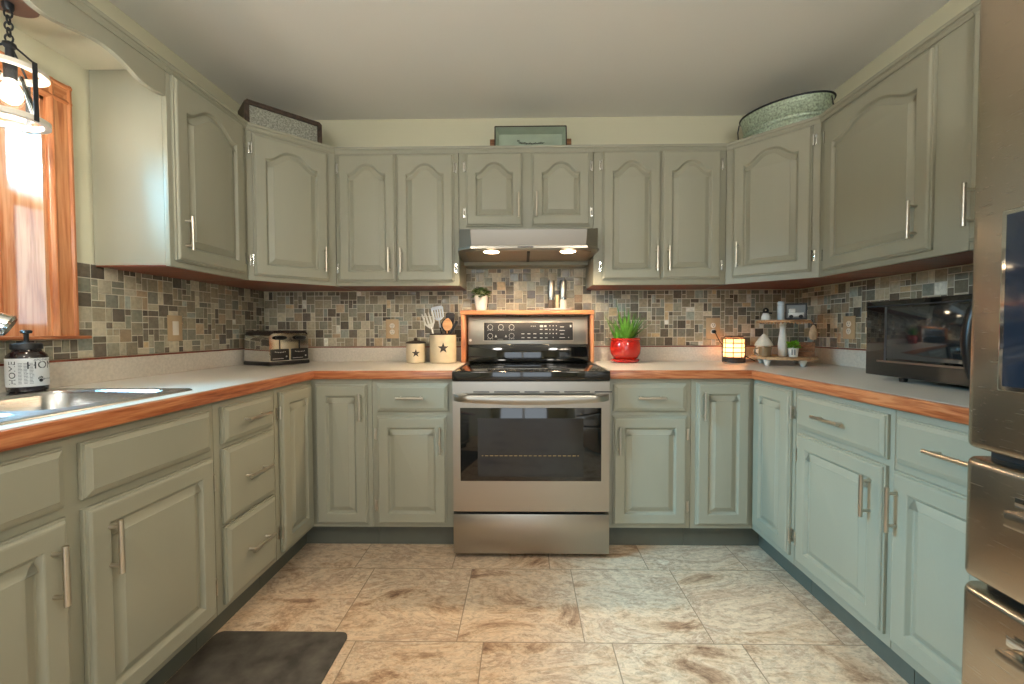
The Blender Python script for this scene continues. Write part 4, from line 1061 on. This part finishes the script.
MB().box(-.043, .043, .004, .008, .010, .082, T=oK).build('backing', 'grey', ts_)
mb = MB(); mb.box(-.036, .036, -.012, .003, .018, .040, .003, T=oK); mb.box(-.034, -.002, -.012, .003, .040, .062, .005, T=oK); mb.build('truck', 'whitepaint', ts_)
for x in (-.022, .022): MB().lathe([(.010, 0), (.010, .004)], oK(V((x, -.0125, .018))), 16, T=lambda p: rgt*p.x+cam_d*p.z+V((0, 0, p.y))).build('wheel', 'satin', ts_)
# hanging tag
hg = tp_(.128, .045, CT+.240)
ht = thing('hanging_tassel', 'tan jute tassel hanging from the right side of the upper tray', 'ornament', hg)
mb = MB(); mb.tube([hg+V((0, 0, .008)), hg+rgt*.008+V((0, 0, .004)), hg+rgt*.010+V((0, 0, -.020))], .0015, 6); mb.build('string', 'lid', ht)
mb = MB(); q = hg+rgt*.010
mb.lathe([(.004, -.018), (.010, -.026), (.022, -.055), (.024, -.075), (.016, -.095), (.001, -.100)], q, 16, sy=.5); mb.build('tassel', 'jute', ht)

# ------------------------------------------------------------------ microwave
mx0, my0, my1, mz0, mz1 = 1.384, 1.19, 1.716, .930, 1.222
mw = thing('microwave', 'black countertop microwave with a mirrored door window', 'microwave', (1.54, 1.45, CT))
MB().box(mx0+.022, 1.714, my0, my1, mz0, mz1, .005).build('casing', 'black', mw)
for x in (1.42, 1.66):
    for y in (1.585, 1.23): MB().lathe([(.012, CT+.0006), (.014, mz0-.0005)], (x, y, 0), 14).build('foot', 'black', mw)
yh = 1.300
dr = MB().box(mx0, mx0+.021, yh, my1, mz0+.002, mz1-.002, .004).build('door', 'blackglass', mw)
MB().box(mx0-.001, mx0+.002, yh+.022, my1-.098, 1.000, 1.190, .0008).build('door_window', mat('dark_mirror_window', srgb(88, 92, 96), .07, .85), dr)
MB().box(mx0-.0018, mx0+.001, yh, my1-.004, 1.198, 1.203).build('upper_trim_line', 'iron', dr)
MB().box(mx0-.0018, mx0+.001, yh+.02, my1-.055, .985, .992).build('lower_door_band', mat('tan_band', srgb(120, 102, 86), .35, .4), dr)  # thin tan band across the lower part of the door
MB().box(mx0-.0018, mx0+.001, my1-.097, my1-.088, .992, 1.196).build('window_stile', mat('window_stile_grey', srgb(70, 70, 72), .3), dr)
mb = MB(); ls = []
for k in range(17):
    t_ = k/16; z = mz0+.012+(mz1-mz0-.024)*t_; o_ = .008+.026*math.sin(pi*t_)**.6; wd = .012+.007*math.sin(pi*t_); cy_ = yh-.006+.010*math.sin(pi*t_)
    ls.append([(mx0-o_, cy_-wd*.7, z), (mx0-o_-.004, cy_, z), (mx0-o_, cy_+wd*.7, z), (mx0+.0005-o_*.55, cy_+wd, z), (mx0+.0005-o_*.55, cy_-wd, z)])
mb.loops(ls); mb.build('handle', 'black', dr, angle=60)
pnl = MB().box(mx0, mx0+.021, my0, yh-.002, mz0+.002, mz1-.002, .004).build('control_panel', 'black', mw)

# ------------------------------------------------------------------ things on top of the wall cabinets
TZ = 2.1366
# galvanized sign with dark frame, left corner
u_d = V((1, 1, 0)).normalized(); n_d = V((1, -1, 0)).normalized()
fc_ = V((-1.281, 2.271, TZ))
sg = thing('framed_sign', 'dark wood framed galvanized sign standing on the left corner cabinet', 'sign', fc_)
def oS(p): return fc_+u_d*p.x+n_d*p.y+V((0, 0, p.z))
fw, fh, ft, fd = .378, .158, .022, .15
mb = MB()
poly_o = [(-fw/2, 0), (fw/2, 0), (fw/2, fh-.012), (fw/2-.012, fh), (-fw/2+.012, fh), (-fw/2, fh-.012)]
poly_i = [(-fw/2+ft, ft*.5), (fw/2-ft, ft*.5), (fw/2-ft, fh-ft-.002), (fw/2-ft-.002, fh-ft), (-fw/2+ft+.002, fh-ft), (-fw/2+ft, fh-ft-.002)]
mb.loops([[oS(V((x, -fd, z))) for x, z in poly_o], [oS(V((x, 0, z))) for x, z in poly_o], [oS(V((x, 0, z))) for x, z in poly_i], [oS(V((x, -.012, z))) for x, z in poly_i]], True, False)
mb.build('frame', 'darkwood', sg)
MB().box(-fw/2+ft+.0003, fw/2-ft-.0003, -.014, -.010, ft*.5+.0003, fh-ft-.0003, T=oS).build('galvanized_panel', 'gal', sg)
# teal tray with handles
tyc = V((.043, 2.465, TZ))
tl = thing('enamel_tray', 'teal enamel tray with brown handles on its side above the range hood', 'tray', tyc)
def oT(p): return tyc+V((p.x, p.y+p.z*.12, p.z))
W2, H2, D2 = .208, .166, .060
ro = [(-W2, 0), (W2, 0), (W2, H2), (-W2, H2)]; ri = [(-W2+.020, .018), (W2-.020, .018), (W2-.020, H2-.022), (-W2+.020, H2-.022)]
e = .004
rim_i = [(-W2+e, e), (W2-e, e), (W2-e, H2-e), (-W2+e, H2-e)]
mb = MB(); mb.loops([[oT(V((x, D2, z))) for x, z in [(-W2+.018, .016), (W2-.018, .016), (W2-.018, H2-.02), (-W2+.018, H2-.02)]], [oT(V((x, 0, z))) for x, z in ro], [oT(V((x, 0, z))) for x, z in rim_i], [oT(V((x, D2-.004, z))) for x, z in ri]])
mb.build('tray_body', 'teal', tl)
rm = MB(); c8 = [oT(V((x, -.0005, z))) for x, z in [(-W2, .002), (W2, .002), (W2, H2), (-W2, H2)]]
for k in range(4): rm.rod(c8[k], c8[(k+1) % 4], .0035, 8)
rm.build('dark_rim', 'lid', tl)
for s in (-1, 1):
    mb = MB(); mb.box(s*W2+(.004 if s > 0 else -.030), s*W2+(.030 if s > 0 else -.004), .004, .030, .004, .092, .003, T=oT); mb.build('handle', 'brownwood', tl)
mb = MB()
for k in range(15):
    x0 = -.075+k*.0105; z0 = .100+.010*((k-8)/8)**2+(.010 if k == 0 else 0); h_ = .008+.004*math.sin(k*2.1)
    mb.tube([oT(V((x0+.0040*cos(q*.7), D2-.0062, z0-.02+h_*.5*(1+sin(q*.7))*1.0))) for q in range(9)], .0013, 6)
    mb.tube([oT(V((x0+.003, D2-.0062, z0-.018))), oT(V((x0+.0115, D2-.0062, z0-.012)))], .0013, 6)
mb.build('script_lettering', 'ink', tl)
# oval galvanized tub
tbc = V((1.408, 2.312, TZ)); tu = V((1, -1, 0)).normalized(); tv = V((1, 1, 0)).normalized()
tb = thing('galvanized_tub', 'oval galvanized tub with wire handles on the right corner cabinet', 'tub', tbc)
def oval(a_, b_2, z, n=64): return [tbc+tu*(a_*cos(2*pi*k/n))+tv*(b_2*sin(2*pi*k/n))+V((0, 0, z)) for k in range(n)]
mb = MB(); ls = []
A0, B0 = .183, .110
for t_, o_ in ((0, 0), (.02, .002), (.28, .0), (.32, .004), (.36, .0), (.42, .0), (.46, .004), (.50, 0), (1.0, 0)):
    ls.append(oval(A0+.035*t_+o_, B0+.03*t_+o_, .001+.150*t_))
ls += [oval(A0+.030, B0+.025, .150), oval(A0+.002, B0-.004, .006)]
mb.loops(ls, True, True); body = mb.build('body', 'galtub', tb, angle=50)
mb = MB(); mb.tube(oval(A0+.036, B0+.031, .151), .005, 8, closed=True); mb.build('rolled_rim', 'iron', tb)
for s in (-1, 1):
    c_ = tbc+tu*(s*(A0+.030)); mb = MB()
    mb.tube([c_+tv*.045+V((0, 0, .125)), c_+tv*.048+tu*s*.006+V((0, 0, .09)), c_+tv*.02+tu*s*.012+V((0, 0, .06)), c_-tv*.02+tu*s*.012+V((0, 0, .06)), c_-tv*.048+tu*s*.006+V((0, 0, .09)), c_-tv*.045+V((0, 0, .130))], .0035, 8); mb.build('handle', 'iron', tb)

# ------------------------------------------------------------------ floor mat
mc = V((-.885, 1.16, 0))
fm = MB(); n = 6
fm.loops([rrect(-1.128, -.640, .66, 1.495, .03, .001), rrect(-1.128, -.640, .66, 1.495, .03, .008), rrect(-1.122, -.646, .666, 1.489, .028, .011)])
tag(fm.build('floor_mat', 'mat'), 'dark grey cushioned floor mat in front of the sink', 'mat')

# ------------------------------------------------------------------ light
wd = bpy.data.worlds.new('sky'); SC.world = wd; wd.use_nodes = True
bg = wd.node_tree.nodes['Background']; bg.inputs[0].default_value = (.78, .90, 1.0, 1); bg.inputs[1].default_value = 2.7
def area(name, loc, rot, sx, sy, power, col):
    l = bpy.data.lights.new(name, 'AREA'); l.shape = 'RECTANGLE'; l.size = sx; l.size_y = sy; l.energy = power; l.color = col
    o = bpy.data.objects.new(name, l); COL.objects.link(o); o.location = loc; o.rotation_euler = rot; return o
area('window_daylight', (-2.45, .97, 2.25), (0, radians(-58), 0), .75, 1.7, 620, (.27, .70, 1.0))
area('rear_fill', (-.2, YR-.02, 1.1), (radians(90), 0, 0), 2.1, 1.9, 8, (1.0, .97, .93))  # added soft fill panel in the rear opening, an unseen source
def point(name, loc, power, col, r_=.03, spot=None):
    l = bpy.data.lights.new(name, 'SPOT' if spot else 'POINT'); l.energy = power; l.color = col; l.shadow_soft_size = r_
    if spot: l.spot_size = radians(spot); l.spot_blend = .6
    o = bpy.data.objects.new(name, l); COL.objects.link(o); o.location = loc; return o
for x in (-.168, .232): point('hood_light', (x, 2.205, 1.512), 22.0, (1.0, .72, .44), .03, 160)
point('room_fill', (-.8, .15, 1.86), 26, (1.0, .94, .84), .12)  # added unseen warm fill lamp, hung low to brighten ceiling and cabinets
point('room_fill', (.8, .05, 1.86), 27, (1.0, .94, .84), .12)  # second added fill lamp, set apart so the hood front mirrors neither
point('lantern_glow', lc+V((0, 0, .085)), 1.3, (1.0, .62, .32), .02)
point('pendant_glow', pc+V((0, 0, 1.76)), 4.0, (1.0, .90, .74), .03)

# ------------------------------------------------------------------ camera
cam = bpy.data.cameras.new('camera'); co = bpy.data.objects.new('camera', cam); COL.objects.link(co)
cam.sensor_fit = 'HORIZONTAL'; cam.sensor_width = 36.; cam.lens = 418.88/1024*36; cam.clip_start = .02
cam.shift_x = -5.2056/1024
pt, yaw, roll = .0287, -.0156, -.003
rot = Matrix.Rotation(-yaw, 3, 'Z') @ Matrix.Rotation(pi/2-pt, 3, 'X') @ Matrix.Rotation(roll, 3, 'Z')
co.matrix_world = Matrix.Translation((0, 0, 1.1127)) @ rot.to_4x4()
SC.camera = co
vs_ = SC.view_settings; vs_.view_transform = 'Standard'; vs_.look = 'None'; vs_.gamma = 1; vs_.use_curve_mapping = False; vs_.exposure = .06
SC.cycles.use_denoising = True
SC.cycles.max_bounces = 8
